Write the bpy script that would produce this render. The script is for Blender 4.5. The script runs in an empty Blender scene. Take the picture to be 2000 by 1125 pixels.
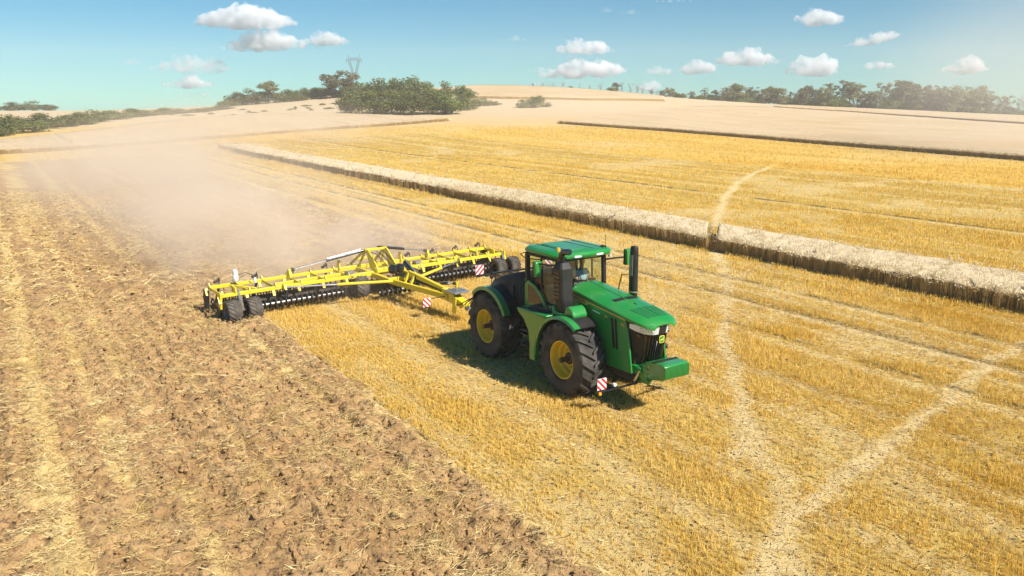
import bpy, bmesh, math, random
import numpy as np
from mathutils import Vector, Matrix, Euler

random.seed(7)
RNG = np.random.default_rng(11)
SC = bpy.context.scene
COL = SC.collection

# ------------------------------------------------------------------ camera
FPX, HORIZON, CAMH = 1570.0, 195.0, 7.75            # focal length and eye line in a 2000 x 1125 frame, eye height in metres
PITCH = math.atan((562.5 - HORIZON) / FPX)
cam_data = bpy.data.cameras.new("camera")
cam = bpy.data.objects.new("camera", cam_data); COL.objects.link(cam)
cam.location = (0, 0, CAMH)
cam.rotation_euler = (math.radians(90) - PITCH, 0, 0)
cam_data.sensor_width = 36.0
cam_data.lens = 36.0 * FPX / 2000.0
cam_data.clip_start = 0.1; cam_data.clip_end = 60000.0
SC.camera = cam

# ------------------------------------------------------------------ heading of the rows and of the tractor
TH = math.radians(33)
FWD = np.array([math.sin(TH), -math.cos(TH)]); LEFT = np.array([math.cos(TH), math.sin(TH)])
ORG = np.array([2.52, 21.14]) - 1.956 * FWD         # middle of the tractor on the ground
def uv2w(u, v): return ORG[0] + u*FWD[0] + v*LEFT[0], ORG[1] + u*FWD[1] + v*LEFT[1]
def w2uv(x, y):
    dx, dy = x-ORG[0], y-ORG[1]
    return dx*FWD[0]+dy*FWD[1], dx*LEFT[0]+dy*LEFT[1]

# ------------------------------------------------------------------ sky and sun
SUN_EL = math.radians(44)
sh = 0.935*FWD + 0.355*LEFT
SUN_AZ = math.atan2(sh[0], sh[1])                   # clockwise from +Y
SUNV = Vector((math.sin(SUN_AZ)*math.cos(SUN_EL), math.cos(SUN_AZ)*math.cos(SUN_EL), math.sin(SUN_EL)))
world = bpy.data.worlds.new("World"); SC.world = world; world.use_nodes = True
wn = world.node_tree.nodes; wl = world.node_tree.links
wn.clear()
sky = wn.new("ShaderNodeTexSky"); sky.sky_type = 'NISHITA'; sky.sun_disc = False
sky.sun_elevation = SUN_EL; sky.sun_rotation = SUN_AZ
sky.altitude = 150; sky.air_density = 0.85; sky.dust_density = 0.0; sky.ozone_density = 4.0
tint = wn.new("ShaderNodeMix"); tint.data_type = 'RGBA'; tint.blend_type = 'MULTIPLY'
tint.inputs[0].default_value = 1.0
tint.inputs[7].default_value = (0.58, 1.15, 1.26, 1)
sat = wn.new("ShaderNodeHueSaturation"); sat.inputs["Saturation"].default_value = 1.12
bg = wn.new("ShaderNodeBackground"); bg.inputs[1].default_value = 0.052
wo = wn.new("ShaderNodeOutputWorld")
wl.new(sky.outputs[0], tint.inputs[6]); wl.new(tint.outputs[2], sat.inputs["Color"]); wl.new(sat.outputs[0], bg.inputs[0]); wl.new(bg.outputs[0], wo.inputs[0])
sl = bpy.data.lights.new("sun", 'SUN'); sl.energy = 5.0; sl.angle = math.radians(0.5); sl.color = (1.0, 0.955, 0.88)
so = bpy.data.objects.new("sun", sl); COL.objects.link(so)
so.rotation_euler = SUNV.to_track_quat('Z', 'Y').to_euler(); so.location = (60, -40, 80)

SC.view_settings.view_transform = 'Standard'; SC.view_settings.look = 'None'
SC.view_settings.gamma = 1.0; SC.view_settings.exposure = 0.55
SC.view_settings.use_curve_mapping = False
SC.render.engine = 'CYCLES'
cy = SC.cycles
cy.use_denoising = True
cy.use_adaptive_sampling = True; cy.adaptive_threshold = 0.02
cy.max_bounces = 10; cy.diffuse_bounces = 2; cy.glossy_bounces = 3; cy.transmission_bounces = 6
cy.transparent_max_bounces = 16; cy.volume_bounces = 8
cy.caustics_reflective = False; cy.caustics_refractive = False
cy.volume_step_rate = 2.0; cy.volume_max_steps = 128

# ------------------------------------------------------------------ noise, terrain, pixel to ground
def _hash(ix, iy, seed):
    n = (ix.astype(np.int64)*374761393 + iy.astype(np.int64)*668265263 + seed*974711) & 0xffffffff
    n = ((n ^ (n >> 13))*1274126177) & 0xffffffff
    n = ((n ^ (n >> 16))*2246822519) & 0xffffffff
    return ((n ^ (n >> 15)) & 0xffffff)/float(0xffffff)
def vnoise(x, y, seed=0):
    x = np.asarray(x, float); y = np.asarray(y, float)
    ix = np.floor(x).astype(np.int64); iy = np.floor(y).astype(np.int64)
    fx = x-ix; fy = y-iy
    fx = fx*fx*(3-2*fx); fy = fy*fy*(3-2*fy)
    a = _hash(ix, iy, seed); b = _hash(ix+1, iy, seed); c = _hash(ix, iy+1, seed); d = _hash(ix+1, iy+1, seed)
    return (a*(1-fx)+b*fx)*(1-fy)+(c*(1-fx)+d*fx)*fy
def fbm(x, y, o=4, seed=0):
    s = 0; a = 0.5; t = 0
    for k in range(o):
        s = s+a*vnoise(np.asarray(x)*2**k+17.3*k, np.asarray(y)*2**k-9.1*k, seed+k); t += a; a *= 0.5
    return s/t
def sstep(a, b, x):
    t = np.clip((np.asarray(x, float)-a)/(b-a), 0, 1); return t*t*(3-2*t)

CREST = 374.0
_sp = [(-600, 218), (0, 216), (200, 215), (440, 207), (560, 196), (690, 184), (800, 175), (930, 168), (1000, 168), (1100, 172),
       (1200, 180), (1300, 190), (1400, 197), (1500, 203), (1700, 213), (2000, 226), (2600, 232)]
_xs = np.linspace(-900, 900, 721)
_z = np.interp(_xs, [(p-1000)/FPX*CREST*0.975 for p, _ in _sp], [CAMH+(HORIZON-q)/FPX*CREST*0.975 for _, q in _sp])
_k = np.exp(-0.5*(np.arange(-12, 13)*2.5/9.0)**2); _k /= _k.sum()
_z = np.convolve(np.pad(_z, 12, mode='edge'), _k, mode='valid')
def H(x, y):
    x = np.asarray(x, float); y = np.asarray(y, float)
    t = np.clip((y-110)/220.0, 0, None)
    q = np.clip((t-0.75)/0.45, 0, 1)
    herm = (2*q**3-3*q**2+1)*0.5625 + (q**3-2*q**2+q)*0.45*1.5 + (-2*q**3+3*q**2)*1.0
    s = np.where(t < 0.75, t*t, herm)
    z = np.interp(x, _xs, _z)*s
    d = np.clip(y-CREST, 0, None)
    return z - np.where(d < 80, 0.0008*d*d, 0.0008*6400+0.128*(d-80))
def ray(px, py):
    r = (px-1000)/FPX; d = (py-562.5)/FPX
    return np.array([r, math.cos(PITCH)-d*math.sin(PITCH), -(d*math.cos(PITCH)+math.sin(PITCH))])
def ground_at(px, py, dz=0.0, far=420.0):
    """the spot of the terrain (raised by dz) seen at a place of the photograph"""
    d = ray(px, py)
    ts = np.concatenate([np.linspace(8, 100, 400), np.linspace(100.5, far, 900)])
    f = CAMH+d[2]*ts - (H(d[0]*ts, d[1]*ts)+dz)
    w = np.where(f <= 0)[0]
    if len(w) == 0: t = far
    else:
        i = max(w[0], 1); t = ts[i-1]+(ts[i]-ts[i-1])*f[i-1]/(f[i-1]-f[i]+1e-9)
    x, y = d[0]*t, d[1]*t
    return np.array([x, y, float(H(x, y))+dz])
def in_view(x, y, z=0.0, margin=0.06, pad=1.5):
    dz = z-CAMH
    f = y*math.cos(PITCH)-dz*math.sin(PITCH); d = -(dz*math.cos(PITCH)+y*math.sin(PITCH))
    fx = np.maximum(f, 0.5)
    return (f > 2) & (np.abs(x) < fx*(1000/FPX)*(1+margin)+pad) & (d < fx*(562.5/FPX)*(1+margin)+pad)

# ------------------------------------------------------------------ materials
def mat(name, color=(.5, .5, .5), rough=.6, metal=0.0, spec=0.5, coat=0.0, var=0.0, vscale=3.0, bump=0.0, bscale=40.0, dirt=None):
    """procedural surface: base colour broken up by noise, optional fine relief and dust"""
    m = bpy.data.materials.new(name); m.use_nodes = True
    n = m.node_tree.nodes; l = m.node_tree.links
    b = n["Principled BSDF"]
    b.inputs["Base Color"].default_value = (*color, 1); b.inputs["Roughness"].default_value = rough
    b.inputs["Metallic"].default_value = metal; b.inputs["Specular IOR Level"].default_value = spec
    b.inputs["Coat Weight"].default_value = coat; b.inputs["Coat Roughness"].default_value = 0.08
    tc = n.new("ShaderNodeTexCoord")
    if var > 0 or dirt:
        nz = n.new("ShaderNodeTexNoise"); nz.inputs["Scale"].default_value = vscale; nz.inputs["Detail"].default_value = 5
        l.new(tc.outputs["Object"], nz.inputs["Vector"])
        rp = n.new("ShaderNodeValToRGB")
        rp.color_ramp.elements[0].position = .3; rp.color_ramp.elements[1].position = .7
        d = dirt or tuple(c*(1-var) for c in color)
        rp.color_ramp.elements[0].color = (*[c*(1-var*.5)+dd*0 for c, dd in zip(color, d)], 1)
        rp.color_ramp.elements[1].color = (*[(c*(1-var)+dd*var) if dirt else min(1, c*(1+var*.5)) for c, dd in zip(color, d)], 1)
        l.new(nz.outputs[0], rp.inputs[0]); l.new(rp.outputs[0], b.inputs["Base Color"])
    if bump > 0:
        nb = n.new("ShaderNodeTexNoise"); nb.inputs["Scale"].default_value = bscale; nb.inputs["Detail"].default_value = 6
        l.new(tc.outputs["Object"], nb.inputs["Vector"])
        bp = n.new("ShaderNodeBump"); bp.inputs["Strength"].default_value = bump; bp.inputs["Distance"].default_value = 0.02
        l.new(nb.outputs[0], bp.inputs["Height"]); l.new(bp.outputs[0], b.inputs["Normal"])
    return m
def mix_node(n, l, a, b, fac, blend='MIX'):
    x = n.new("ShaderNodeMix"); x.data_type = 'RGBA'; x.blend_type = blend
    for s, v in ((6, a), (7, b)):
        if isinstance(v, tuple): x.inputs[s].default_value = (*v, 1)
        else: l.new(v, x.inputs[s])
    if isinstance(fac, float): x.inputs[0].default_value = fac
    else: l.new(fac, x.inputs[0])
    return x.outputs[2]
def ramp_node(n, l, src, p0, p1):
    r = n.new("ShaderNodeMapRange"); r.interpolation_type = 'SMOOTHSTEP'
    r.inputs[1].default_value = p0; r.inputs[2].default_value = p1
    l.new(src, r.inputs[0]); return r.outputs[0]
def noise_node(n, l, vec, scale, detail=4, rough=.55, dist=0.0):
    z = n.new("ShaderNodeTexNoise"); z.inputs["Scale"].default_value = scale; z.inputs["Detail"].default_value = detail
    z.inputs["Roughness"].default_value = rough; z.inputs["Distortion"].default_value = dist
    l.new(vec, z.inputs["Vector"]); return z.outputs[0]
def row_coords(n, l, su=1.0, sv=1.0):
    """world position turned into row coordinates (along, across the rows), then stretched"""
    g = n.new("ShaderNodeNewGeometry"); mp = n.new("ShaderNodeMapping"); mp.vector_type = 'POINT'
    mp.inputs["Location"].default_value = (0, 0, 0)
    mp.inputs["Rotation"].default_value = (0, 0, -(TH - math.pi/2))
    l.new(g.outputs["Position"], mp.inputs["Vector"])
    m2 = n.new("ShaderNodeMapping"); m2.inputs["Scale"].default_value = (su, sv, 1)
    l.new(mp.outputs[0], m2.inputs["Vector"]); return m2.outputs[0]

# ------------------------------------------------------------------ objects
def tag(o, label=None, cat=None, group=None, kind=None):
    if label: o["label"] = label
    if cat: o["category"] = cat
    if group: o["group"] = group
    if kind: o["kind"] = kind
    return o
def link(o, parent=None):
    COL.objects.link(o)
    if parent is not None: o.parent = parent
    return o
def thing(name, label, cat, loc=(0, 0, 0), rz=0.0, group=None):
    o = bpy.data.objects.new(name, None); o.empty_display_size = 0.2
    o.location = loc; o.rotation_euler = (0, 0, rz); COL.objects.link(o)
    return tag(o, label, cat, group)
def copy_tree(o, parent=None):
    c = o.copy(); COL.objects.link(c); c.parent = parent
    for ch in o.children: copy_tree(ch, c)
    return c

class MB:
    """collects shapes of one part"""
    def __init__(s): s.v = []; s.f = []; s.mi = []
    def add(s, vs, fs, mi=0):
        o = len(s.v); s.v += [tuple(map(float, p)) for p in vs]
        s.f += [tuple(i+o for i in f) for f in fs]; s.mi += [mi]*len(fs); return s
    def box(s, a, b, mi=0):
        (x0, y0, z0), (x1, y1, z1) = a, b
        return s.add([(x0,y0,z0),(x1,y0,z0),(x1,y1,z0),(x0,y1,z0),(x0,y0,z1),(x1,y0,z1),(x1,y1,z1),(x0,y1,z1)],
                     [(0,3,2,1),(4,5,6,7),(0,1,5,4),(1,2,6,5),(2,3,7,6),(3,0,4,7)], mi)
    def bar(s, p, q, w, h=None, up=(0, 0, 1), mi=0, w2=None, h2=None):
        """a beam of rectangular section from p to q"""
        h = h or w; w2 = w2 or w; h2 = h2 or h
        p = Vector(p); q = Vector(q); d = (q-p).normalized(); up = Vector(up)
        if abs(d.dot(up)) > .98: up = Vector((1, 0, 0))
        sd = d.cross(up).normalized(); u = sd.cross(d).normalized()
        vs = []
        for c, ww, hh in ((p, w, h), (q, w2, h2)):
            for a, b in ((-1, -1), (1, -1), (1, 1), (-1, 1)): vs.append(c+sd*a*ww/2+u*b*hh/2)
        return s.add(vs, [(3,2,1,0),(4,5,6,7),(0,1,5,4),(1,2,6,5),(2,3,7,6),(3,0,4,7)], mi)
    def tube(s, pts, r, n=8, mi=0, r2=None):
        pts = [Vector(p) for p in pts]; k = len(pts); vs = []; prev = None
        for i, p in enumerate(pts):
            d = (pts[min(i+1, k-1)]-pts[max(i-1, 0)]).normalized()
            if prev is None:
                a = Vector((0, 0, 1)) if abs(d.z) < .9 else Vector((1, 0, 0))
                sd = d.cross(a).normalized()
            else: sd = (prev-d*prev.dot(d)).normalized()
            prev = sd; u = sd.cross(d)
            rr = r if r2 is None else r+(r2-r)*i/(k-1)
            for j in range(n):
                t = 2*math.pi*j/n; vs.append(p+sd*math.cos(t)*rr+u*math.sin(t)*rr)
        fs = [(i*n+j, i*n+(j+1) % n, (i+1)*n+(j+1) % n, (i+1)*n+j) for i in range(k-1) for j in range(n)]
        fs += [tuple(range(n-1, -1, -1)), tuple((k-1)*n+j for j in range(n))]
        return s.add(vs, [f[::-1] for f in fs], mi)
    def lathe(s, prof, n=32, axis='y', c=(0, 0, 0), mi=0, closed=False):
        """prof: (along axis, radius) pairs"""
        vs = []
        for a, r in prof:
            for j in range(n):
                t = 2*math.pi*j/n
                p = {'y': (r*math.cos(t), a, r*math.sin(t)), 'z': (r*math.cos(t), r*math.sin(t), a), 'x': (a, r*math.cos(t), r*math.sin(t))}[axis]
                vs.append((p[0]+c[0], p[1]+c[1], p[2]+c[2]))
        k = len(prof)
        rng = range(k if closed else k-1)
        fs = [(i*n+j, ((i+1) % k)*n+j, ((i+1) % k)*n+(j+1) % n, i*n+(j+1) % n) for i in rng for j in range(n)]
        return s.add(vs, fs, mi)
    def prism(s, poly, y0, y1, plane='xz', mi=0):
        """a flat outline given depth; plane xz is pushed along y, xy along z, yz along x"""
        def P(a, b, t): return {'xz': (a, t, b), 'xy': (a, b, t), 'yz': (t, a, b)}[plane]
        n = len(poly)
        vs = [P(a, b, y0) for a, b in poly]+[P(a, b, y1) for a, b in poly]
        fs = [tuple(range(n)), tuple(range(2*n-1, n-1, -1))]+[(i, i+n, (i+1) % n+n, (i+1) % n) for i in range(n)]
        return s.add(vs, fs, mi)
    def loft(s, secs, mi=0, closed=True, caps=True):
        n = len(secs[0]); vs = [p for sec in secs for p in sec]
        m = n if closed else n-1
        fs = [(i*n+j, i*n+(j+1) % n, (i+1)*n+(j+1) % n, (i+1)*n+j) for i in range(len(secs)-1) for j in range(m)]
        if caps and closed: fs += [tuple(range(n-1, -1, -1)), tuple((len(secs)-1)*n+j for j in range(n))]
        return s.add(vs, fs, mi)
    def mesh(s, name, mats, smooth=35.0):
        me = bpy.data.meshes.new(name); me.from_pydata(s.v, [], s.f)
        for m in (mats if isinstance(mats, (list, tuple)) else [mats]): me.materials.append(m)
        if any(s.mi): me.polygons.foreach_set("material_index", s.mi)
        bm = bmesh.new(); bm.from_mesh(me); bmesh.ops.recalc_face_normals(bm, faces=bm.faces); bm.to_mesh(me); bm.free()
        if smooth:
            me.polygons.foreach_set("use_smooth", [True]*len(me.polygons)); me.set_sharp_from_angle(angle=math.radians(smooth))
        me.update(); return me
    def build(s, name, mats, parent=None, bevel=0.0, smooth=35.0, loc=None, seg=2):
        o = bpy.data.objects.new(name, s.mesh(name, mats, smooth)); link(o, parent)
        if loc: o.location = loc
        if bevel:
            b = o.modifiers.new("edge", 'BEVEL'); b.width = bevel; b.segments = seg; b.limit_method = 'ANGLE'; b.angle_limit = math.radians(35)
        return o

def np_mesh(name, V, F, mats, smooth=False, attrs=None):
    me = bpy.data.meshes.new(name)
    V = np.asarray(V, np.float32); F = np.asarray(F, np.int32); k = F.shape[1]
    me.vertices.add(len(V)); me.vertices.foreach_set("co", V.ravel())
    me.loops.add(F.size); me.loops.foreach_set("vertex_index", F.ravel())
    me.polygons.add(len(F)); me.polygons.foreach_set("loop_start", np.arange(0, F.size, k, dtype=np.int32))
    me.polygons.foreach_set("loop_total", np.full(len(F), k, np.int32))
    if smooth: me.polygons.foreach_set("use_smooth", np.ones(len(F), bool))
    for m in (mats if isinstance(mats, (list, tuple)) else [mats]): me.materials.append(m)
    for a, d in (attrs or {}).items():
        at = me.attributes.new(a, 'FLOAT', 'POINT'); at.data.foreach_set("value", np.asarray(d, np.float32))
    me.update(); me.validate(); return me
def grid_faces(nu, nv):
    i = np.arange((nu-1)*(nv-1)); a = (i//(nv-1))*nv+i % (nv-1)
    return np.stack([a, a+nv, a+nv+1, a+1], 1)

_sn = [0]
def scatter(name, P, rot, scl, pid, tint, protos, parent=None):
    """one object whose points carry copies of small plant or straw shapes"""
    _sn[0] += 1
    me = bpy.data.meshes.new(name); me.vertices.add(len(P)); me.vertices.foreach_set("co", np.asarray(P, np.float32).ravel())
    for nm, ty, key, d in (("rot", 'FLOAT_VECTOR', "vector", rot), ("scl", 'FLOAT_VECTOR', "vector", scl), ("pid", 'INT', "value", pid), ("tint", 'FLOAT', "value", tint)):
        a = me.attributes.new(nm, ty, 'POINT')
        a.data.foreach_set(key, np.asarray(d, np.int32 if ty == 'INT' else np.float32).ravel())
    o = bpy.data.objects.new(name, me); link(o, parent)
    pc = bpy.data.collections.new("protos_%d" % _sn[0])
    for i, pm in enumerate(protos):
        pc.objects.link(bpy.data.objects.new("proto_%d_%02d" % (_sn[0], i), pm))
    ng = bpy.data.node_groups.new("scatter_%d" % _sn[0], 'GeometryNodeTree')
    ng.interface.new_socket("Geometry", in_out='INPUT', socket_type='NodeSocketGeometry')
    ng.interface.new_socket("Geometry", in_out='OUTPUT', socket_type='NodeSocketGeometry')
    n = ng.nodes; l = ng.links
    gi = n.new("NodeGroupInput"); go = n.new("NodeGroupOutput")
    ip = n.new("GeometryNodeInstanceOnPoints"); ci = n.new("GeometryNodeCollectionInfo")
    ci.inputs["Collection"].default_value = pc; ci.inputs["Separate Children"].default_value = True; ci.inputs["Reset Children"].default_value = True
    ip.inputs["Pick Instance"].default_value = True
    def na(nm, ty):
        x = n.new("GeometryNodeInputNamedAttribute"); x.data_type = ty; x.inputs["Name"].default_value = nm; return x.outputs[0]
    l.new(gi.outputs[0], ip.inputs["Points"]); l.new(ci.outputs[0], ip.inputs["Instance"])
    l.new(na("pid", 'INT'), ip.inputs["Instance Index"])
    l.new(na("rot", 'FLOAT_VECTOR'), ip.inputs["Rotation"]); l.new(na("scl", 'FLOAT_VECTOR'), ip.inputs["Scale"])
    l.new(ip.outputs[0], go.inputs[0])
    md = o.modifiers.new("scatter", 'NODES'); md.node_group = ng
    return o
def blade_mat(name, c0, c1, rough=.75, trans=.25):
    """straw and leaf: colour runs between two tones by the copy's own tint and along its length"""
    m = bpy.data.materials.new(name); m.use_nodes = True
    n = m.node_tree.nodes; l = m.node_tree.links
    b = n["Principled BSDF"]; b.inputs["Roughness"].default_value = rough; b.inputs["Specular IOR Level"].default_value = .25
    at = n.new("ShaderNodeAttribute"); at.attribute_type = 'INSTANCER'; at.attribute_name = "tint"
    c = mix_node(n, l, c0, c1, at.outputs["Fac"])
    at2 = n.new("ShaderNodeAttribute"); at2.attribute_type = 'GEOMETRY'; at2.attribute_name = "shade"
    hs = n.new("ShaderNodeHueSaturation"); l.new(c, hs.inputs["Color"])
    r = n.new("ShaderNodeMapRange"); r.inputs[3].default_value = .75; r.inputs[4].default_value = 1.22
    l.new(at2.outputs["Fac"], r.inputs[0]); l.new(r.outputs[0], hs.inputs["Value"])
    l.new(hs.outputs[0], b.inputs["Base Color"])
    if trans:
        t = n.new("ShaderNodeBsdfTranslucent"); l.new(hs.outputs[0], t.inputs[0])
        mx = n.new("ShaderNodeMixShader"); mx.inputs[0].default_value = trans
        l.new(b.outputs[0], mx.inputs[1]); l.new(t.outputs[0], mx.inputs[2]); l.new(mx.outputs[0], n["Material Output"].inputs[0])
    return m
def blades(name, spec, m):
    """spec: list of (base xyz, tip xyz, width); one narrow folded leaf each"""
    V = []; F = []; A = []
    for b, t, w in spec:
        b = Vector(b); t = Vector(t); d = t-b
        s = d.cross(Vector((random.uniform(-1, 1), random.uniform(-1, 1), random.uniform(-.3, .3))))
        s = s.normalized()*w/2 if s.length > 1e-6 else Vector((w/2, 0, 0))
        o = len(V); sh = random.random()
        V += [b-s, b+s, t+s*.55, t-s*.55]; A += [sh]*4; F.append((o, o+1, o+2, o+3))
    return np_mesh(name, [tuple(p) for p in V], F, m, attrs={"shade": A})
# ================================================================== the ground
LINES = ((13.25, .28, .95), (12.2, .20, .6), (10.7, .30, .85), (9.6, .2, .55), (7.4, .3, .5), (-3.1, .45, .45), (-1.0, .4, .35), (1.2, .4, .35), (2.6, .3, .5), (4.6, .3, .45), (16.4, .25, .35), (24.6, .25, .5), (28.2, .3, .4), (31, .3, .4), (37.4, .35, .6), (43, .3, .5), (49, .4, .5), (55, .4, .5), (62, .5, .5))
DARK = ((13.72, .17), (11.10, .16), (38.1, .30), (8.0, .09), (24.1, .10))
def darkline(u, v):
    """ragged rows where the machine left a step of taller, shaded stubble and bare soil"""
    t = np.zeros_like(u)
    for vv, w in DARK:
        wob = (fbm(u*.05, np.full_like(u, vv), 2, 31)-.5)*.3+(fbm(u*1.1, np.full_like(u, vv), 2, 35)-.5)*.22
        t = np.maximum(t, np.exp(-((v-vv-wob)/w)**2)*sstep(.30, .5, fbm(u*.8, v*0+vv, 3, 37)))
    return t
def tracks(u, v):
    """how far wheels and game have beaten the stubble down here: 0 untouched, 1 bare pale chaff"""
    t = np.zeros_like(u)
    for vv, w, s in LINES:
        wob = (fbm(u*.05, np.full_like(u, vv), 2, 31)-.5)*.3
        t = np.maximum(t, min(1, s*1.2)*np.exp(-((v-vv-wob)/w)**2)*(.6+.7*fbm(u*.35, v*.6, 3, 33)))
    return t
def seg_dist(x, y, pts):
    d = np.full_like(x, 1e9)
    for (ax, ay), (bx, by) in zip(pts[:-1], pts[1:]):
        L = (bx-ax)**2+(by-ay)**2; t = np.clip(((x-ax)*(bx-ax)+(y-ay)*(by-ay))/L, 0, 1)
        d = np.minimum(d, np.hypot(x-ax-t*(bx-ax), y-ay-t*(by-ay)))
    return d
TRAILS = []
for pts, w, s in (
    ([(1520, 320), (1470, 340), (1436, 362), (1418, 385), (1404, 420), (1397, 445)], .34, 1.0),
    ([(1394, 490), (1408, 520), (1420, 560), (1421, 610), (1416, 650), (1424, 700), (1440, 760), (1452, 830), (1440, 900)], .26, 1.0),
    ([(1452, 800), (1480, 880), (1530, 960), (1560, 1030), (1550, 1140)], .32, .75),
    ([(2010, 672), (1920, 720), (1850, 790), (1780, 838), (1700, 895), (1630, 945), (1560, 1010), (1500, 1090), (1480, 1150)], .24, 1.0),
    ([(1395, 505), (1440, 545), (1500, 515)], .22, .5),
    ([(1560, 800), (1640, 860), (1720, 900), (1850, 980), (2000, 1060)], .5, .4),
    ([(700, 705), (800, 790), (930, 900), (1030, 960), (1100, 890)], .28, .35),
):
    TRAILS.append(([tuple(ground_at(*p)[:2]) for p in pts], w, s))
def beaten(x, y, u, v):
    t = tracks(u, v)
    wx = (fbm(x*1.1, y*1.1, 2, 41)-.5)*.5; wy = (fbm(x*1.1, y*1.1, 2, 43)-.5)*.5
    for pts, w, s in TRAILS:
        t = np.maximum(t, s*np.exp(-(seg_dist(x+wx, y+wy, pts)/w)**2)*(.7+.8*fbm(x*1.6, y*1.6, 3, 47)))
    t = np.maximum(t, .45*sstep(.56, .76, fbm(x*.16+7, y*.16, 3, 57)))
    return np.clip(t, 0, 1)
EDGE = -5.75                                         # side of the ploughed land nearest the tractor
IMP_U, IMP_V, IMP_R = -11.25, -0.55, math.radians(6.5)  # the cultivator in row coordinates
def edge_line(u): return EDGE+(fbm(u*.5, u*0, 3, 5)-.5)*.7
def tilled(u, v):
    """1 where the soil has been worked"""
    a = sstep(-.15, .15, edge_line(u)-v)
    behind = sstep(-.3, .3, (IMP_U-.9+(v-IMP_V)*-.114)-u)
    lane = behind*sstep(-.2, .2, 6.6+(fbm(u*.4, u*0+3, 3, 6)-.5)*.8-v)
    return np.maximum(a, lane)
END_U = -104.0                                       # the worked land ends here, at the headland

# --- ground sheet, reaches the skyline
gy = np.concatenate([np.linspace(-60, 100, 33), np.linspace(105, 480, 126), np.linspace(500, 1600, 34)])
gx = np.concatenate([np.linspace(-1200, -320, 20), np.linspace(-310, 310, 156), np.linspace(320, 1200, 20)])
GX, GY = np.meshgrid(gx, gy, indexing='ij')
m = bpy.data.materials.new("far_stubble"); m.use_nodes = True
n = m.node_tree.nodes; l = m.node_tree.links; b = n["Principled BSDF"]; b.inputs["Roughness"].default_value = .95; b.inputs["Specular IOR Level"].default_value = .1
rc = row_coords(n, l, .02, .55); band = noise_node(n, l, rc, 1.0, 4)
rc2 = row_coords(n, l, .5, 3.0); fine = noise_node(n, l, rc2, 1.0, 6, .7)
g = n.new("ShaderNodeNewGeometry"); big = noise_node(n, l, g.outputs["Position"], .02, 3)
c = mix_node(n, l, (.58, .36, .075), (.70, .46, .115), ramp_node(n, l, band, .35, .65))
c = mix_node(n, l, c, (.40, .24, .055), ramp_node(n, l, fine, .52, .72))
c = mix_node(n, l, c, (.66, .48, .23), ramp_node(n, l, big, .45, .75))
# the hill beyond the stubble is dry pale grass and bare soil
sx = n.new("ShaderNodeSeparateXYZ"); l.new(g.outputs["Position"], sx.inputs[0])
c = mix_node(n, l, c, (.60, .45, .27), ramp_node(n, l, sx.outputs[1], 165.0, 235.0))
l.new(c, b.inputs["Base Color"])
bp = n.new("ShaderNodeBump"); bp.inputs["Strength"].default_value = .5; bp.inputs["Distance"].default_value = .1
l.new(fine, bp.inputs["Height"]); l.new(bp.outputs[0], b.inputs["Normal"])
FARM = m
o = link(bpy.data.objects.new("ground", np_mesh("ground", np.stack([GX.ravel(), GY.ravel(), H(GX, GY).ravel()-.05], 1), grid_faces(len(gx), len(gy)), FARM, True)))
tag(o, kind="structure")

# --- stubble near the camera, with its beaten tracks
def uvgrid(u0, u1, v0, v1, step):
    uu = np.arange(u0, u1+step/2, step); vv = np.arange(v0, v1+step/2, step)
    U, Vv = np.meshgrid(uu, vv, indexing='ij')
    X, Y = uv2w(U, Vv); return U, Vv, X, Y
def sheet(name, U, Vv, X, Y, Z, keep, mats, attrs, smooth=True):
    F = grid_faces(*U.shape); k = keep.ravel()
    F = F[k[F].all(1)]
    used = np.zeros(U.size, bool); used[F.ravel()] = True
    idx = np.cumsum(used)-1
    return np_mesh(name, np.stack([X.ravel(), Y.ravel(), Z.ravel()], 1)[used], idx[F], mats, smooth, {k2: a.ravel()[used] for k2, a in attrs.items()})
m = bpy.data.materials.new("stubble_ground"); m.use_nodes = True
n = m.node_tree.nodes; l = m.node_tree.links; b = n["Principled BSDF"]; b.inputs["Roughness"].default_value = .95; b.inputs["Specular IOR Level"].default_value = .1
at = n.new("ShaderNodeAttribute"); at.attribute_name = "beaten"
rc = row_coords(n, l, 2.2, 7.0); rows = noise_node(n, l, rc, 1.0, 5, .65)
g = n.new("ShaderNodeNewGeometry"); grit = noise_node(n, l, g.outputs["Position"], 22.0, 6, .7); big = noise_node(n, l, g.outputs["Position"], .22, 4)
rb = row_coords(n, l, .018, .85); band = noise_node(n, l, rb, 1.0, 3)
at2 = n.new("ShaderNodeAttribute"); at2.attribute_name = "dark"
spk = noise_node(n, l, g.outputs["Position"], 11.0, 3, .6)
c = mix_node(n, l, (.56, .365, .08), (.68, .475, .145), ramp_node(n, l, big, .35, .65))
c = mix_node(n, l, c, (.47, .29, .055), ramp_node(n, l, band, .48, .66))
c = mix_node(n, l, c, (.34, .22, .075), ramp_node(n, l, rows, .50, .68))
c = mix_node(n, l, c, (.80, .60, .29), at.outputs["Fac"])
c = mix_node(n, l, c, (.13, .08, .035), ramp_node(n, l, spk, .585, .64))  # dark speckles: small shadows of the stubble painted into the ground colour
c = mix_node(n, l, c, (.22, .145, .07), ramp_node(n, l, grit, .62, .74))
c = mix_node(n, l, c, (.10, .065, .03), at2.outputs["Fac"])  # bare soil along the dark rows, with the stubble's shadow painted in
l.new(c, b.inputs["Base Color"])
ad = n.new("ShaderNodeMath"); ad.operation = 'ADD'; l.new(rows, ad.inputs[0]); l.new(grit, ad.inputs[1])
bp = n.new("ShaderNodeBump"); bp.inputs["Strength"].default_value = .9; bp.inputs["Distance"].default_value = .06
l.new(ad.outputs[0], bp.inputs["Height"]); l.new(bp.outputs[0], b.inputs["Normal"])
U, Vv, X, Y = uvgrid(-132, 18, -7.5, 64, .25)
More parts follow.
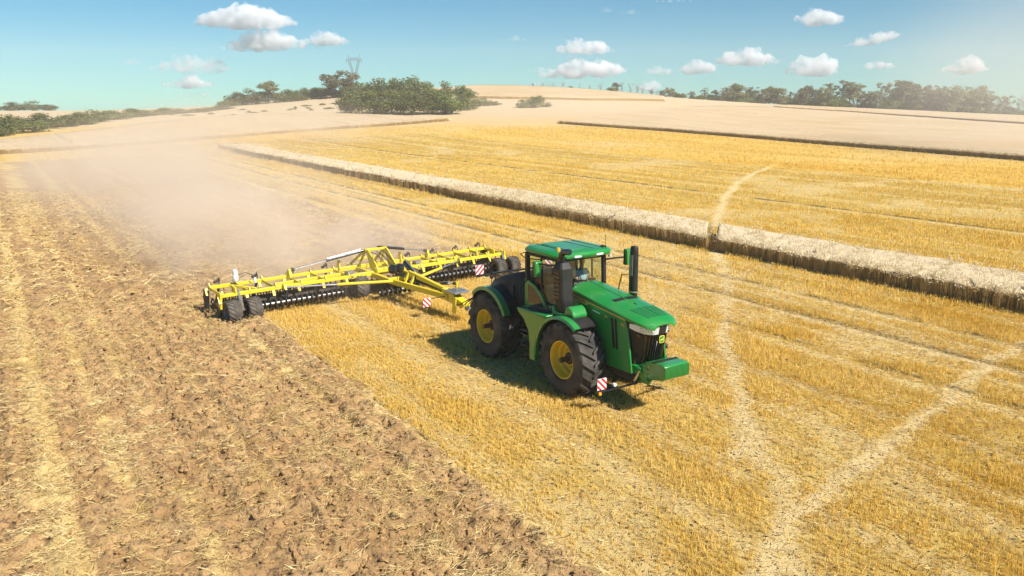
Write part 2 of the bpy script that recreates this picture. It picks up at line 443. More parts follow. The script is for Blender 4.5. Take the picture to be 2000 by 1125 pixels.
keep = in_view(X, Y, 0, .1, 4) & (tilled(U, Vv) < .999)
Z = H(X, Y)+.02+.05*(fbm(X*1.5, Y*1.5, 3, 3)-.5)
o = link(bpy.data.objects.new("stubble_field", sheet("stubble_field", U, Vv, X, Y, Z, keep, m, {"beaten": beaten(X, Y, U, Vv), "dark": darkline(U, Vv)})))
tag(o, kind="structure")

# --- worked soil
def soil_z(X, Y, U, Vv):
    clod = fbm(X*4.6, Y*4.6, 3, 71)
    lump = np.abs(fbm(X*5.5, Y*5.5, 2, 75)-.5)*2; fine_ = vnoise(X*9.5, Y*9.5, 79)-.5
    fur = fbm(U*.12, Vv*2.4, 3, 81); rid = np.sin(2*math.pi*(Vv+.25*(fbm(U*.25, Vv*.4, 2, 83)-.5))/.52)
    pit = sstep(.56, .68, fbm(X*3.6, Y*3.6, 2, 85))
    return .17*(clod-.5)+.07*lump+.17*(fur-.5)+.036*rid-.07*np.exp(-((np.mod(Vv+.4*(fbm(U*.06, Vv*.3, 2, 97)-.5), 1.25)-.62)/.13)**2)-.13*pit+.075*fine_
def strawy(X, Y, U, Vv):
    s = .5+.55*(fbm(X*1.7, Y*1.7, 4, 91)-.5)+.60*(fbm(U*.02, Vv*1.9, 3, 95)-.5)+.07*np.sin(2*math.pi*(Vv+.5*(fbm(U*.06, Vv*.3, 2, 97)-.5))/1.25)
    for vv, w, q in ((-11.3, .45, .11), (-13.5, .45, .10), (-16.6, .7, .10), (-20, .8, .10), (-9.3, .8, -.06), (-12.4, .35, -.08), (-6.7, .5, -.07), (-8.1, .4, .04)):
        s = s+q*np.exp(-((Vv-vv)/w)**2)
    return s
m = bpy.data.materials.new("worked_soil"); m.use_nodes = True
n = m.node_tree.nodes; l = m.node_tree.links; b = n["Principled BSDF"]; b.inputs["Roughness"].default_value = 1.0; b.inputs["Specular IOR Level"].default_value = .1
at = n.new("ShaderNodeAttribute"); at.attribute_name = "straw"
g = n.new("ShaderNodeNewGeometry")
n1 = noise_node(n, l, g.outputs["Position"], 9.0, 8, .72); n2 = noise_node(n, l, g.outputs["Position"], 1.1, 4); n3 = noise_node(n, l, g.outputs["Position"], 30.0, 4, .7)
c = mix_node(n, l, (.40, .235, .10), (.57, .365, .165), ramp_node(n, l, n2, .3, .7))
c = mix_node(n, l, c, (.19, .115, .07), ramp_node(n, l, n1, .52, .62))
sm = n.new("ShaderNodeMath"); sm.operation = 'ADD'; l.new(at.outputs["Fac"], sm.inputs[0])
s2 = n.new("ShaderNodeMath"); s2.operation = 'MULTIPLY_ADD'; s2.inputs[1].default_value = .5; s2.inputs[2].default_value = -.25; l.new(n1, s2.inputs[0]); l.new(s2.outputs[0], sm.inputs[1])
c = mix_node(n, l, c, (.66, .475, .20), ramp_node(n, l, sm.outputs[0], .50, .66))
c = mix_node(n, l, c, (.16, .10, .06), ramp_node(n, l, n3, .62, .74))
l.new(c, b.inputs["Base Color"])
bp = n.new("ShaderNodeBump"); bp.inputs["Strength"].default_value = 1.0; bp.inputs["Distance"].default_value = .07
l.new(n1, bp.inputs["Height"]); l.new(bp.outputs[0], b.inputs["Normal"])
SOILM = m
meshes = []
for step, d0, d1, (u0, u1, v0, v1) in ((.07, 0, 34, (-26, 12, -34, 7)), (.2, 34, 75, (-72, -6, -62, 7.5)), (.7, 75, 400, (-104, -20, -80, 8))):
    U, Vv, X, Y = uvgrid(u0, u1, v0, v1, step)
    dist = np.hypot(X, Y); tl = tilled(U, Vv)
    keep = in_view(X, Y, 0, .08, 3) & (dist > d0-step*2) & (dist < d1+step) & (tl > .02) & (U > END_U+(fbm(Vv*.3, Vv*0, 2, 9)-.5)*3)
    Z = np.maximum(H(X, Y)+.03+soil_z(X, Y, U, Vv)*np.clip(tl, 0, 1)+.07*tl, H(X, Y)-.025)
    meshes.append((U, Vv, X, Y, Z, keep, strawy(X, Y, U, Vv)))
soil_objs = []
VV = []; FF = []; AA = []; off = 0
for (U, Vv, X, Y, Z, keep, st) in meshes:
    F = grid_faces(*U.shape); k = keep.ravel(); F = F[k[F].all(1)]
    used = np.zeros(U.size, bool); used[F.ravel()] = True; idx = np.cumsum(used)-1
    VV.append(np.stack([X.ravel(), Y.ravel(), Z.ravel()], 1)[used]); FF.append(idx[F]+off); AA.append(st.ravel()[used]); off += used.sum()
o = link(bpy.data.objects.new("worked_soil", np_mesh("worked_soil", np.concatenate(VV), np.concatenate(FF), SOILM, True, {"straw": np.concatenate(AA)})))
tag(o, kind="structure")

# --- standing stubble, loose straw, clods
STRAW = blade_mat("stubble_straw", (.79, .495, .065), (.97, .70, .215))
LOOSE = blade_mat("loose_straw", (.66, .46, .17), (.86, .68, .36))
def tuft(k, nb, h, spread, w):
    sp = []
    for i in range(nb):
        a = random.uniform(0, 6.283); r = spread*random.random()**.6
        bx, by = r*math.cos(a)*1.5, r*math.sin(a)
        hh = h*random.uniform(.55, 1.1); ln = random.uniform(0, .38)
        a2 = random.uniform(0, 6.283)
        sp.append(((bx, by, -.02), (bx+hh*ln*math.cos(a2), by+hh*ln*math.sin(a2), hh), w*random.uniform(.7, 1.3)))
    return blades("tuft_%d" % k, sp, STRAW)
TUFTS = [tuft(i, 15, .145, .07, .011) for i in range(6)]
TUFTS_FAR = [tuft(10+i, 10, .16, .14, .026) for i in range(4)]
def straw_mat(k, nb, L, spread, w, lift=.05):
    sp = []
    for i in range(nb):
        a = random.uniform(0, 6.283); r = spread*math.sqrt(random.random()); t = random.uniform(0, 6.283)
        x, y, z = r*math.cos(a), r*math.sin(a), random.uniform(0, lift); q = L*random.uniform(.4, 1)
        sp.append(((x, y, z), (x+q*math.cos(t), y+q*math.sin(t), z+random.uniform(-.03, .06)), w*random.uniform(.7, 1.4)))
    return blades("straw_%d" % k, sp, LOOSE)
STRAWS = [straw_mat(i, 14, .2, .16, .011) for i in range(5)]
STRAWS_FAR = [straw_mat(10+i, 12, .3, .3, .03, .07) for i in range(4)]
def clod(k):
    bm = bmesh.new(); bmesh.ops.create_icosphere(bm, subdivisions=2, radius=1)
    rc_ = random.Random(k); cut = [(Vector((rc_.gauss(0, 1), rc_.gauss(0, 1), rc_.gauss(0, 1))).normalized(), rc_.uniform(.45, .8)) for _ in range(7)]
    for v in bm.verts:
        p = v.co; v.co = p*(.7+.6*float(fbm(np.array([p.x*1.7+k*9]), np.array([p.y*1.7+p.z*2.3]), 3, 100+k)[0]))
        for nn, dd in cut:
            ex = v.co.dot(nn)-dd
            if ex > 0: v.co -= nn*ex
        v.co.z *= .75
    me = bpy.data.meshes.new("clod_%d" % k); bm.to_mesh(me); bm.free(); me.materials.append(CLODM); return me
CLODM = mat("clod_soil", (.38, .23, .10), 1.0, spec=.1, var=.5, vscale=2.0, bump=.6, bscale=6)
CLODS = [clod(i) for i in range(5)]
def pts_uv(u0, u1, v0, v1, du, dv, ju, jv):
    uu = np.arange(u0, u1, du); vv = np.arange(v0, v1, dv)
    U, Vv = np.meshgrid(uu, vv, indexing='ij')
    U = U+RNG.uniform(-ju, ju, U.shape); Vv = Vv+RNG.uniform(-jv, jv, U.shape)
    U = U.ravel(); Vv = Vv.ravel(); X, Y = uv2w(U, Vv); return U, Vv, X, Y
WHEAT_V0, WHEAT_V1, WHEAT_U0 = 18.0, 22.4, -117.0
def in_wheat(U, Vv): return (Vv > WHEAT_V0-.05) & (Vv < WHEAT_V1+.05) & (U > WHEAT_U0)
def far_crop(X, Y):
    dz = H(X, Y)-CAMH; f = Y*math.cos(PITCH)-dz*math.sin(PITCH); d = -(dz*math.cos(PITCH)+Y*math.sin(PITCH))
    f = np.maximum(f, 1); px = 1000+FPX*X/f; py = 562.5+FPX*d/f
    return py < np.interp(px, [-200, 0, 200, 400, 660, 875, 1090, 1300, 1450, 1600, 1800, 2060], [316, 303, 291, 274, 254, 238, 243, 258, 270, 283, 299, 320])
def put(name, label, cat, U, Vv, X, Y, Z, s, protos, tilt=.15, kind="stuff", tint=None):
    N = len(X)
    rot = np.stack([RNG.normal(0, tilt, N), RNG.normal(0, tilt, N), RNG.choice([0, math.pi], N)+TH-math.pi/2+RNG.normal(0, .5, N)], 1)
    sc = np.stack([s*RNG.uniform(.85, 1.15, N), s*RNG.uniform(.85, 1.15, N), s*RNG.uniform(.8, 1.2, N)], 1)
    if tint is None: tint = np.clip(fbm(X*.35, Y*.35, 3, 61)*.9+RNG.uniform(-.35, .35, N)-.05, 0, 1)
    o = scatter(name, np.stack([X, Y, Z], 1), rot, sc, RNG.integers(0, len(protos), N), tint, protos)
    return tag(o, label, cat, None, kind)
def stand(d0, d1, du, dv, protos, name, label, s):
    U, Vv, X, Y = pts_uv(-100 if d1 < 100 else -185, 16, -7, 62 if d1 < 100 else 112, du, dv, du*.55, dv*.16)
    q0 = np.hypot(X, Y); q0 = (q0 >= d0) & (q0 < d1) & in_view(X, Y, 0, .06, 3); U, Vv, X, Y = U[q0], Vv[q0], X[q0], Y[q0]
    d = np.hypot(X, Y)
    bt = beaten(X, Y, U, Vv); gap = fbm(X*.9, Y*.9, 3, 63)
    k = (d >= d0) & (d < d1) & in_view(X, Y, 0, .06, 3) & ((tilled(U, Vv) < .45) | (U < END_U-1)) & ~in_wheat(U, Vv) & ~far_crop(X, Y)
    k &= RNG.random(len(X)) > np.maximum(bt*1.2, .85*darkline(U, Vv))
    k &= RNG.random(len(X)) < .55+1.2*sstep(.28, .55, gap)
    U, Vv, X, Y, bt = U[k], Vv[k], X[k], Y[k], bt[k]
    band = fbm(U*.018, Vv*.85, 3, 67)
    hs = s*(.62+.55*fbm(X*.5, Y*.5, 2, 65))*(1-.5*bt)*(1+.35*darkline(U, Vv-.12))
    tint = np.clip(.8*fbm(X*.3, Y*.3, 3, 61)+.08+(1.1 if d0 < 60 else 2.4)*(band-.5)+RNG.uniform(-.3, .3, len(X)), 0, 1)
    return put(name, label, "stubble", U, Vv, X, Y, H(X, Y)+.01, hs, protos, .16, tint=tint)
stand(0, 34, .10, .15, TUFTS, "stubble", "cut golden wheat stubble standing in rows around the tractor", 1.0)
stand(34, 62, .24, .27, TUFTS_FAR, "stubble", "golden stubble farther out, on both sides of the uncut strip", 1.0)
stand(62, 110, .5, .5, TUFTS_FAR, "stubble", "distant golden stubble before the far wheat", 1.25)
stand(110, 190, .95, .95, TUFTS_FAR, "stubble", "golden stubble at the far end of the cut field", 1.5)
# loose straw over the stubble
U, Vv, X, Y = pts_uv(-45, 16, -7, 40, .24, .24, .12, .12)
k = (np.hypot(X, Y) < 40) & in_view(X, Y, 0, .05, 3) & (tilled(U, Vv) < .5) & ~in_wheat(U, Vv)
k &= RNG.random(len(X)) < .30+.65*beaten(X, Y, U, Vv)
U, Vv, X, Y = U[k], Vv[k], X[k], Y[k]
put("straw", "loose pale straw and chaff lying among the stubble", "straw", U, Vv, X, Y, H(X, Y)+.035, np.full(len(X), .9), STRAWS, .1)
# straw turned into the soil
for d0, d1, du, protos, s, lab in ((0, 34, .15, STRAWS, 1.0, "broken straw mixed into the worked soil nearby"), (34, 80, .42, STRAWS_FAR, 1.1, "broken straw on the worked soil farther back")):
    U, Vv, X, Y = pts_uv(-95, 14, -70, 7, du, du, du*.5, du*.5)
    q0 = np.hypot(X, Y); q0 = (q0 >= d0) & (q0 < d1) & in_view(X, Y, 0, .05, 3); U, Vv, X, Y = U[q0], Vv[q0], X[q0], Y[q0]
    d = np.hypot(X, Y)
    k = (d >= d0) & (d < d1) & in_view(X, Y, 0, .05, 3) & (tilled(U, Vv) > .4) & (U > END_U)
    U, Vv, X, Y = U[k], Vv[k], X[k], Y[k]
    p = sstep(.41, .62, strawy(X, Y, U, Vv)+.2*(fbm(X*2.5, Y*2.5, 2, 93)-.5))
    k = RNG.random(len(X)) < .22+.75*p
    U, Vv, X, Y = U[k], Vv[k], X[k], Y[k]
    put("straw", lab, "straw", U, Vv, X, Y, H(X, Y)+.115+soil_z(X, Y, U, Vv), np.full(len(X), s), protos, .28)
for d0, d1, du, smin, smax, lab in ((0, 34, .13, .014, .085, "clods of brown earth strewn over the worked soil nearby"), (34, 80, .7, .06, .16, "clods of brown earth farther back on the worked soil")):
    U, Vv, X, Y = pts_uv(-95, 14, -70, 7, du, du, du*.5, du*.5)
    q0 = np.hypot(X, Y); q0 = (q0 >= d0) & (q0 < d1) & in_view(X, Y, 0, .05, 3); U, Vv, X, Y = U[q0], Vv[q0], X[q0], Y[q0]
    d = np.hypot(X, Y)
    k = (d >= d0) & (d < d1) & in_view(X, Y, 0, .05, 3) & (tilled(U, Vv) > .5) & (U > END_U)
    k &= RNG.random(len(X)) < .25+1.0*sstep(.40, .60, 1-strawy(X, Y, U, Vv))
    U, Vv, X, Y = U[k], Vv[k], X[k], Y[k]
    s = smin+(smax-smin)*RNG.random(len(X))**2.2
    put("clods", lab, "clods", U, Vv, X, Y, H(X, Y)+.10+soil_z(X, Y, U, Vv), s, CLODS, .6)
# ================================================================== the tractor
GREEN = mat("green_paint", (.009, .26, .041), .28, coat=.5, var=.13, vscale=2.6, dirt=(.26, .24, .13))
GREEN_D = mat("green_mesh", (.006, .16, .035), .6, bump=.8, bscale=90)
BLACK = mat("black_plastic", (.013, .013, .013), .5, spec=.35, var=.25, vscale=4, dirt=(.08, .066, .05), bump=.1, bscale=120)
BLACK_G = mat("black_gloss", (.012, .012, .013), .2, coat=.3)
CHASSIS = mat("chassis_black", (.02, .02, .02), .7, var=.5, vscale=3, dirt=(.14, .105, .07))
TYRE = mat("tyre_rubber", (.038, .036, .034), .85, spec=.25, var=.55, vscale=2.2, dirt=(.20, .17, .14), bump=.3, bscale=30)
YEL_RIM = mat("yellow_rim", (.98, .64, .02), .4, coat=.2, var=.18, vscale=4, dirt=(.40, .27, .11))
YEL = mat("yellow_paint", (.86, .66, .012), .38, coat=.25, var=.22, vscale=2.5, dirt=(.52, .40, .17))
STEEL = mat("bright_steel", (.62, .62, .62), .3, metal=.9, var=.3, vscale=6)
GREY = mat("grey_steel", (.30, .295, .28), .5, metal=.4, var=.4, vscale=5, dirt=(.3, .24, .17))
WHITE = mat("white_paint", (.80, .80, .78), .4, var=.1)
RED = mat("red_reflector", (.55, .02, .02), .4)
AMBER = mat("amber_lens", (.85, .40, .02), .2, coat=.4)
CHROME = mat("lamp_chrome", (.80, .80, .82), .15, metal=.6)
GOLD = mat("decal_yellow", (.62, .43, .10), .45)
RUST = mat("axle_steel", (.09, .06, .045), .6, metal=.3, var=.5, vscale=8)
SEATM = mat("seat_fabric", (.04, .04, .042), .85, bump=.3, bscale=60)
def glass_mat():
    m = bpy.data.materials.new("cab_glass"); m.use_nodes = True; n = m.node_tree.nodes; l = m.node_tree.links
    n.remove(n["Principled BSDF"])
    t = n.new("ShaderNodeBsdfTransparent"); t.inputs[0].default_value = (.80, .88, .84, 1)
    g = n.new("ShaderNodeBsdfGlossy"); g.inputs["Roughness"].default_value = .03; g.inputs[0].default_value = (.9, .95, .95, 1)
    x = n.new("ShaderNodeMixShader"); x.inputs[0].default_value = .10
    l.new(t.outputs[0], x.inputs[1]); l.new(g.outputs[0], x.inputs[2]); l.new(x.outputs[0], n["Material Output"].inputs[0]); return m
GLASS = glass_mat()
def lamp_glass():
    m = mat("lamp_glass", (.85, .87, .88), .12, coat=.6); return m
LAMPG = lamp_glass()

wx, wy = uv2w(0, 0)
TR = thing("articulated_tractor", "green articulated tractor with yellow rims pulling the yellow cultivator", "tractor", (wx, wy, 0), TH-math.pi/2)

def tyre_mesh(name, R, W, rim, lugs, lug_h, lug_w):
    mb = MB(); h = W/2; rb = R-lug_h
    prof = [(-h*.80, rim), (-h*.98, rim+.06*R), (-h*1.02, rim+(rb-rim)*.45), (-h*.97, rb-.10*R), (-h*.86, rb-.035*R), (-h*.5, rb-.008*R), (0, rb),
            (h*.5, rb-.008*R), (h*.86, rb-.035*R), (h*.97, rb-.10*R), (h*1.02, rim+(rb-rim)*.45), (h*.98, rim+.06*R), (h*.80, rim)]
    mb.lathe(prof, 72, 'y')
    for k in range(lugs):
        for s in (-1, 1):
            a0 = 2*math.pi*(k+(.5 if s > 0 else 0))/lugs
            st = []
            for i in range(5):
                t = i/4; y = s*(-.03*W+t*h*1.04)
                ang = a0-(1-t)**.9*.36*(1 if True else -1)*(W/.8)/(R/1.02)*.92
                drop = .055*R*max(0, t-.55)**2/.2
                ro = R-drop; ri = rb-.045*R-drop*1.1
                if i == 4: ri -= .07*R
                dw = lug_w*(.75+.5*t)/R/2
                st.append([(math.cos(ang-dw*1.25)*ri, y, math.sin(ang-dw*1.25)*ri), (math.cos(ang-dw)*ro, y, math.sin(ang-dw)*ro),
                           (math.cos(ang+dw)*ro, y, math.sin(ang+dw)*ro), (math.cos(ang+dw*1.25)*ri, y, math.sin(ang+dw*1.25)*ri)])
            mb.loft(st)
    return mb.mesh(name, TYRE, 40)
BT = tyre_mesh("tyre", 1.03, .80, .50, 19, .06, .085)
def rim_mesh():
    mb = MB()
    # outer face towards -y; the dish is deep
    mb.lathe([(-.335, .525), (-.35, .515), (-.35, .495), (-.30, .470), (-.20, .462), (-.14, .44), (-.12, .415), (-.10, .40), (-.02, .385), (.02, .34), (.03, .24), (-.02, .215), (-.07, .20), (-.09, .17)], 64, 'y')
    mb.lathe([(.33, .52), (.33, .49), (.12, .46), (.05, .40), (.06, .2)], 48, 'y')
    for k in range(12):
        a = 2*math.pi*k/12; mb.lathe([(0, .022), (-.06, .022), (-.062, .001)], 8, 'y', (math.cos(a)*.27, .02, math.sin(a)*.27))
    return mb.mesh("rim", YEL_RIM, 30)
def hub_mesh():
    mb = MB(); mb.lathe([(-.05, .17), (-.10, .165), (-.12, .13), (-.13, .075), (-.40, .07), (-.41, .055), (-.41, .001)], 24, 'y')
    for k in range(10):
        a = 2*math.pi*k/10; mb.lathe([(-.09, .016), (-.135, .016), (-.136, .001)], 8, 'y', (math.cos(a)*.145, 0, math.sin(a)*.145))
    return mb.mesh("hub", RUST, 30)
BR, BH = rim_mesh(), hub_mesh()
for x, yy, nm in ((1.956, -1, "near front wheel, its tread caught by the sun"), (-1.956, -1, None), (1.956, 1, None), (-1.956, 1, None)):
    w = bpy.data.objects.new("wheel", BT); link(w, TR)
    w.location = (x, 1.09*yy, 1.02); w.rotation_euler = (0, random.uniform(0, .3), 0 if yy < 0 else math.pi)
    # the wheel is its tyre; rim and hub sit in it
    for n_, me in (("rim", BR), ("hub", BH)):
        link(bpy.data.objects.new(n_, me), w)
    if nm: w["label"] = nm

# chassis, axles, joint
MB().box((-3.05, -.42, .75), (-.75, .42, 1.35)).build("rear_frame", CHASSIS, TR, .03)
MB().box((.15, -.42, .72), (3.7, .42, 1.45)).build("front_frame", CHASSIS, TR, .03)
mb = MB().lathe([(-.55, .28), (.55, .28)], 24, 'z', (-.35, 0, 1.05)); mb.box((-.8, -.22, .72), (.2, .22, .95)); mb.box((-.8, -.22, 1.15), (.2, .22, 1.38)); mb.build("articulation_joint", CHASSIS, TR)
for x in (1.956, -1.956):
    MB().lathe([(-.85, .13), (-.5, .2), (-.25, .3), (.25, .3), (.5, .2), (.85, .13)], 24, 'y', (x, 0, 1.02)).build("axle", CHASSIS, TR)
for s in (-1, 1):
    MB().tube([(-1.2, .3*s, 1.1), (.3, .36*s, 1.1)], .06, 10).build("steering_cylinder", BLACK_G, TR)
mb = MB().box((-3.5, -.12, .45), (-2.6, .12, .62)); mb.box((-3.05, -.35, .45), (-2.85, .35, 1.0)); mb.build("drawbar", CHASSIS, TR, .02)

# bonnet
HS = [(1.22, .33, 2.83, .60, 2.71), (1.6, .35, 2.80, .61, 2.675), (2.2, .39, 2.725, .62, 2.60), (2.8, .42, 2.65, .63, 2.53), (3.4, .45, 2.565, .64, 2.455), (3.8, .45, 2.51, .625, 2.405),
      (4.05, .42, 2.455, .57, 2.36), (4.2, .36, 2.40, .47, 2.315), (4.28, .27, 2.35, .34, 2.285)]
secs = []
for x, wt, zt, we, ze in HS:
    secs.append([(x, -we, ze-.07), (x, -we, ze), (x, -wt, zt), (x, -wt*.5, zt+.018), (x, 0, zt+.024), (x, wt*.5, zt+.018), (x, wt, zt), (x, we, ze), (x, we, ze-.07), (x, we-.03, ze-.07), (x, wt-.04, zt-.05), (x, 0, zt-.03), (x, -wt+.04, zt-.05), (x, -we+.03, ze-.07)])
hood = MB().loft(secs).build("bonnet", GREEN, TR, .012, 28)
def hood_z(x, y):
    xs = [h[0] for h in HS]; zt = np.interp(x, xs, [h[2] for h in HS]); wt = np.interp(x, xs, [h[1] for h in HS])
    return float(zt+.024-.024*min(1, abs(y)/wt))
def hood_patch(x0, x1, y0, y1, rise, nx=6, ny=4, t=.012, taper=0.0):
    mb = MB(); V = []; F = []
    for i in range(nx+1):
        for j in range(ny+1):
            x = x0+(x1-x0)*i/nx; a, b = y0, y1
            if taper: a, b = (y0 if abs(y0) < .1 else y0*(1-taper*(i/nx)**2)), (y1 if abs(y1) < .1 else y1*(1-taper*(i/nx)**2))
            y = a+(b-a)*j/ny; V.append((x, y, hood_z(x, y)+rise))
    k = len(V); V += [(a, b, c-t) for a, b, c in V]
    q = ny+1
    for i in range(nx):
        for j in range(ny):
            a = i*q+j; F.append((a, a+q, a+q+1, a+1)); F.append((a+k, a+1+k, a+q+1+k, a+q+k))
    for i in range(nx):
        a = i*q; F.append((a, a+k, a+q+k, a+q)); a = i*q+ny; F.append((a, a+q, a+q+k, a+k))
    for j in range(ny):
        a = j; F.append((a, a+1, a+1+k, a+k)); a = nx*q+j; F.append((a, a+k, a+1+k, a+1))
    return mb.add(V, F)
for s in (-1, 1):
    y0, y1 = sorted((.035*s, .40*s))
    hood_patch(3.42, 4.02, y0, y1, .012, taper=.22).build("air_screen", GREEN_D, hood)
    y0, y1 = sorted((.03*s, .385*s))
    hood_patch(2.68, 2.84, y0, y1, .012).build("vent_slot", BLACK, hood)
hood_patch(3.12, 3.22, -.015, .015, .012, 2, 1).build("latch", BLACK, hood)
hood_patch(1.3, 2.68, -.007, .007, .006, 8, 1, .006).build("seam", BLACK, hood)

# side panels with their stripe and lettering
for s in (-1, 1):
    poly = [(1.25, 1.72), (1.25, 2.63), (2.2, 2.53), (3.50, 2.38), (3.62, 2.0), (3.80, 1.02), (2.75, .98), (2.45, 1.75)]
    y = .585*s
    p = MB().prism(poly, y-.025, y+.025).build("side_panel", GREEN, TR, .012)
    yo = (.585+.027)*s
    def plate(pts, name, m, d=.006, y_=yo):
        a, b_ = sorted((y_, y_+d*s)); return MB().prism(pts, a, b_).build(name, m, p)
    plate([(1.30, 2.60), (3.48, 2.365), (3.52, 2.335), (2.05, 2.47), (1.92, 2.40), (1.30, 2.47)], "stripe", GOLD)
    plate([(1.30, 2.622), (3.48, 2.385), (3.48, 2.372), (1.30, 2.606)], "trim_line", BLACK)
    plate([(2.93, 2.30), (3.03, 2.30), (3.16, 1.52), (3.06, 1.52)], "vent_slot", BLACK)
    plate([(3.09, 2.30), (3.17, 2.30), (3.27, 1.52), (3.19, 1.52)], "vent_slot", BLACK)
    MB().tube([(3.02, yo, .0), (3.02, yo, 0.001)], .001, 3)
def text(body, size, m, parent, loc, rot, name="lettering", ext=.002, sx=1.0):
    cu = bpy.data.curves.new(name, 'FONT'); cu.body = body; cu.size = size; cu.extrude = ext; cu.align_x = 'CENTER'; cu.align_y = 'CENTER'
    tmp = bpy.data.objects.new("tmp", cu); COL.objects.link(tmp); dg = bpy.context.evaluated_depsgraph_get()
    me = bpy.data.meshes.new_from_object(tmp.evaluated_get(dg)); bpy.data.objects.remove(tmp)
    me.materials.clear(); me.materials.append(m)
    o = bpy.data.objects.new(name, me); link(o, parent); o.location = loc; o.rotation_euler = rot; o.scale = (sx, 1, 1); return o
R90 = math.radians(90)
panels = [o for o in TR.children if o.name.startswith("side_panel")]
for p, s in zip(panels, (-1, 1)):
    yo = .619*s; rz = 0 if s < 0 else math.pi
    tl = math.radians(5.5)*(1 if s < 0 else -1)
    text("JOHN DEERE", .10, BLACK, p, (1.61, yo, 2.50), (R90, tl, rz), sx=.98)
    text("9R", .11, GOLD, p, (3.40, yo, 2.20), (R90, tl, rz))
    for x0, x1, z0, w_, m_, nm_ in ((2.20, 2.50, 2.315, .03, WHITE, "side_mark"), (2.70, 2.80, 2.262, .04, GOLD, "model_mark")):
        MB().prism([(x0, z0), (x1, z0-(x1-x0)*.11), (x1, z0-(x1-x0)*.11+w_), (x0, z0+w_)], *sorted((.613*s, .618*s))).build(nm_, m_, p)

# front grille
def gx_(y, z):
    t = (z-1.18)/(2.34-1.18); return 3.98+.26*t - (.55+.10*t)*abs(y/.60)**2.4
mb = MB(); zs = np.linspace(1.18, 2.34, 9); ys = np.linspace(-.60, .60, 21)
V = [(gx_(y, z), y*(.84+.16*(z-1.18)/1.16), z) for z in zs for y in ys]
k = len(ys); F = [(i*k+j, i*k+j+1, (i+1)*k+j+1, (i+1)*k+j) for i in range(len(zs)-1) for j in range(k-1)]
back = [(3.3, y*(.84+.16*(z-1.18)/1.16), z) for z in zs for y in (ys[0], ys[-1])]
mb.add(V, F)
nV = len(V)
mb.v += back
for i in range(len(zs)-1):
    mb.f.append((i*k, (i+1)*k, nV+(i+1)*2, nV+i*2)); mb.mi.append(0)
    mb.f.append((i*k+k-1, nV+i*2+1, nV+(i+1)*2+1, (i+1)*k+k-1)); mb.mi.append(0)
mb.f.append(tuple(range(k))+(nV+1, nV)); mb.mi.append(0)
grille = mb.build("grille", BLACK, TR, 0, 40)
def gpt(y, z, d=.0): return (gx_(y, z)+d, y*(.84+.16*(z-1.18)/1.16), z)
for i in range(13):
    y = -.36+i*.06
    y += 0
    mb = MB(); secs = []
    for z in np.linspace(1.24, 2.05, 6):
        a = gpt(y-.011, z, -.01); b_ = gpt(y+.011, z, -.01); c_ = gpt(y-.009, z, .035); d_ = gpt(y+.009, z, .035)
        secs.append([a, c_, d_, b_])
    mb.loft(secs).build("slat", BLACK_G, grille, 0, 30)
for s in (-1, 1):
    mb = MB(); secs = []
    for t in np.linspace(0, 1, 8):
        y = s*(.13+.45*t); zt = 2.275+.01*t; zb = 2.06-.03*math.sin(t*2.2)+.13*t**3
        secs.append([gpt(y, zb, .0), gpt(y, zb+.015, .035), gpt(y, zt-.02, .03), gpt(y, zt, .0)])
    hl = mb.loft(secs).build("headlight", LAMPG, TR, 0, 50)
    for q, t in enumerate((.22, .45, .66)):
        y = s*(.16+.42*t); a = gpt(y, 2.165, .018)
        MB().lathe([(0, .055), (.03, .05), (.034, .03), (.02, .001)], 16, 'x', a).build("lamp", CHROME, hl)
    MB().prism([(gpt(s*.43, 2.0)[0]-.02, 1.95), (gpt(s*.43, 2.0)[0]+.02, 1.97), (gpt(s*.43, 2.0)[0]+.02, 2.05), (gpt(s*.43, 2.0)[0]-.02, 2.06)], *sorted((s*.36, s*.54))).build("trim_panel", BLACK_G, grille)
# maker's badge: green plate, yellow border, leaping stag
EMG = mat("badge_green", (.02, .23, .05), .4); EMY = mat("badge_yellow", (.85, .72, .05), .4)
def rrect(w, h, r, n=5):
    pts = []
    for cx_, cy_, a0 in ((w/2-r, h/2-r, 0), (-w/2+r, h/2-r, 90), (-w/2+r, -h/2+r, 180), (w/2-r, -h/2+r, 270)):
        for i in range(n+1): a = math.radians(a0+90*i/n); pts.append((cx_+r*math.cos(a), cy_+r*math.sin(a)))
    return pts
ec = Vector(gpt(.0, 1.93, .045)); tiltx = .22
def on_badge(pts, d0, d1): return MB().prism([(a, b) for a, b in pts], d0, d1, 'yz')
bd = on_badge(rrect(.17, .19, .04), 0, .012).build("badge", EMY, grille); bd.location = ec
on_badge(rrect(.14, .16, .03), .012, .016).build("badge_field", EMG, bd)
deer = [(-.055, -.01), (-.02, .005), (.015, .0), (.03, .02), (.02, .045), (.028, .048), (.034, .03), (.045, .05), (.05, .045), (.042, .022), (.058, .015), (.045, .008), (.035, -.012), (.05, -.045), (.042, -.045), (.02, -.02), (-.02, -.018), (-.05, -.05), (-.06, -.048), (-.04, -.02)]
on_badge(deer, .016, .020).build("stag_mark", EMY, bd)
MB().prism([(3.3, 1.0), (3.3, 1.2), (3.98, 1.2), (4.0, 1.05), (3.9, 1.0)], -.48, .48).build("front_beam", GREEN, TR, .02)

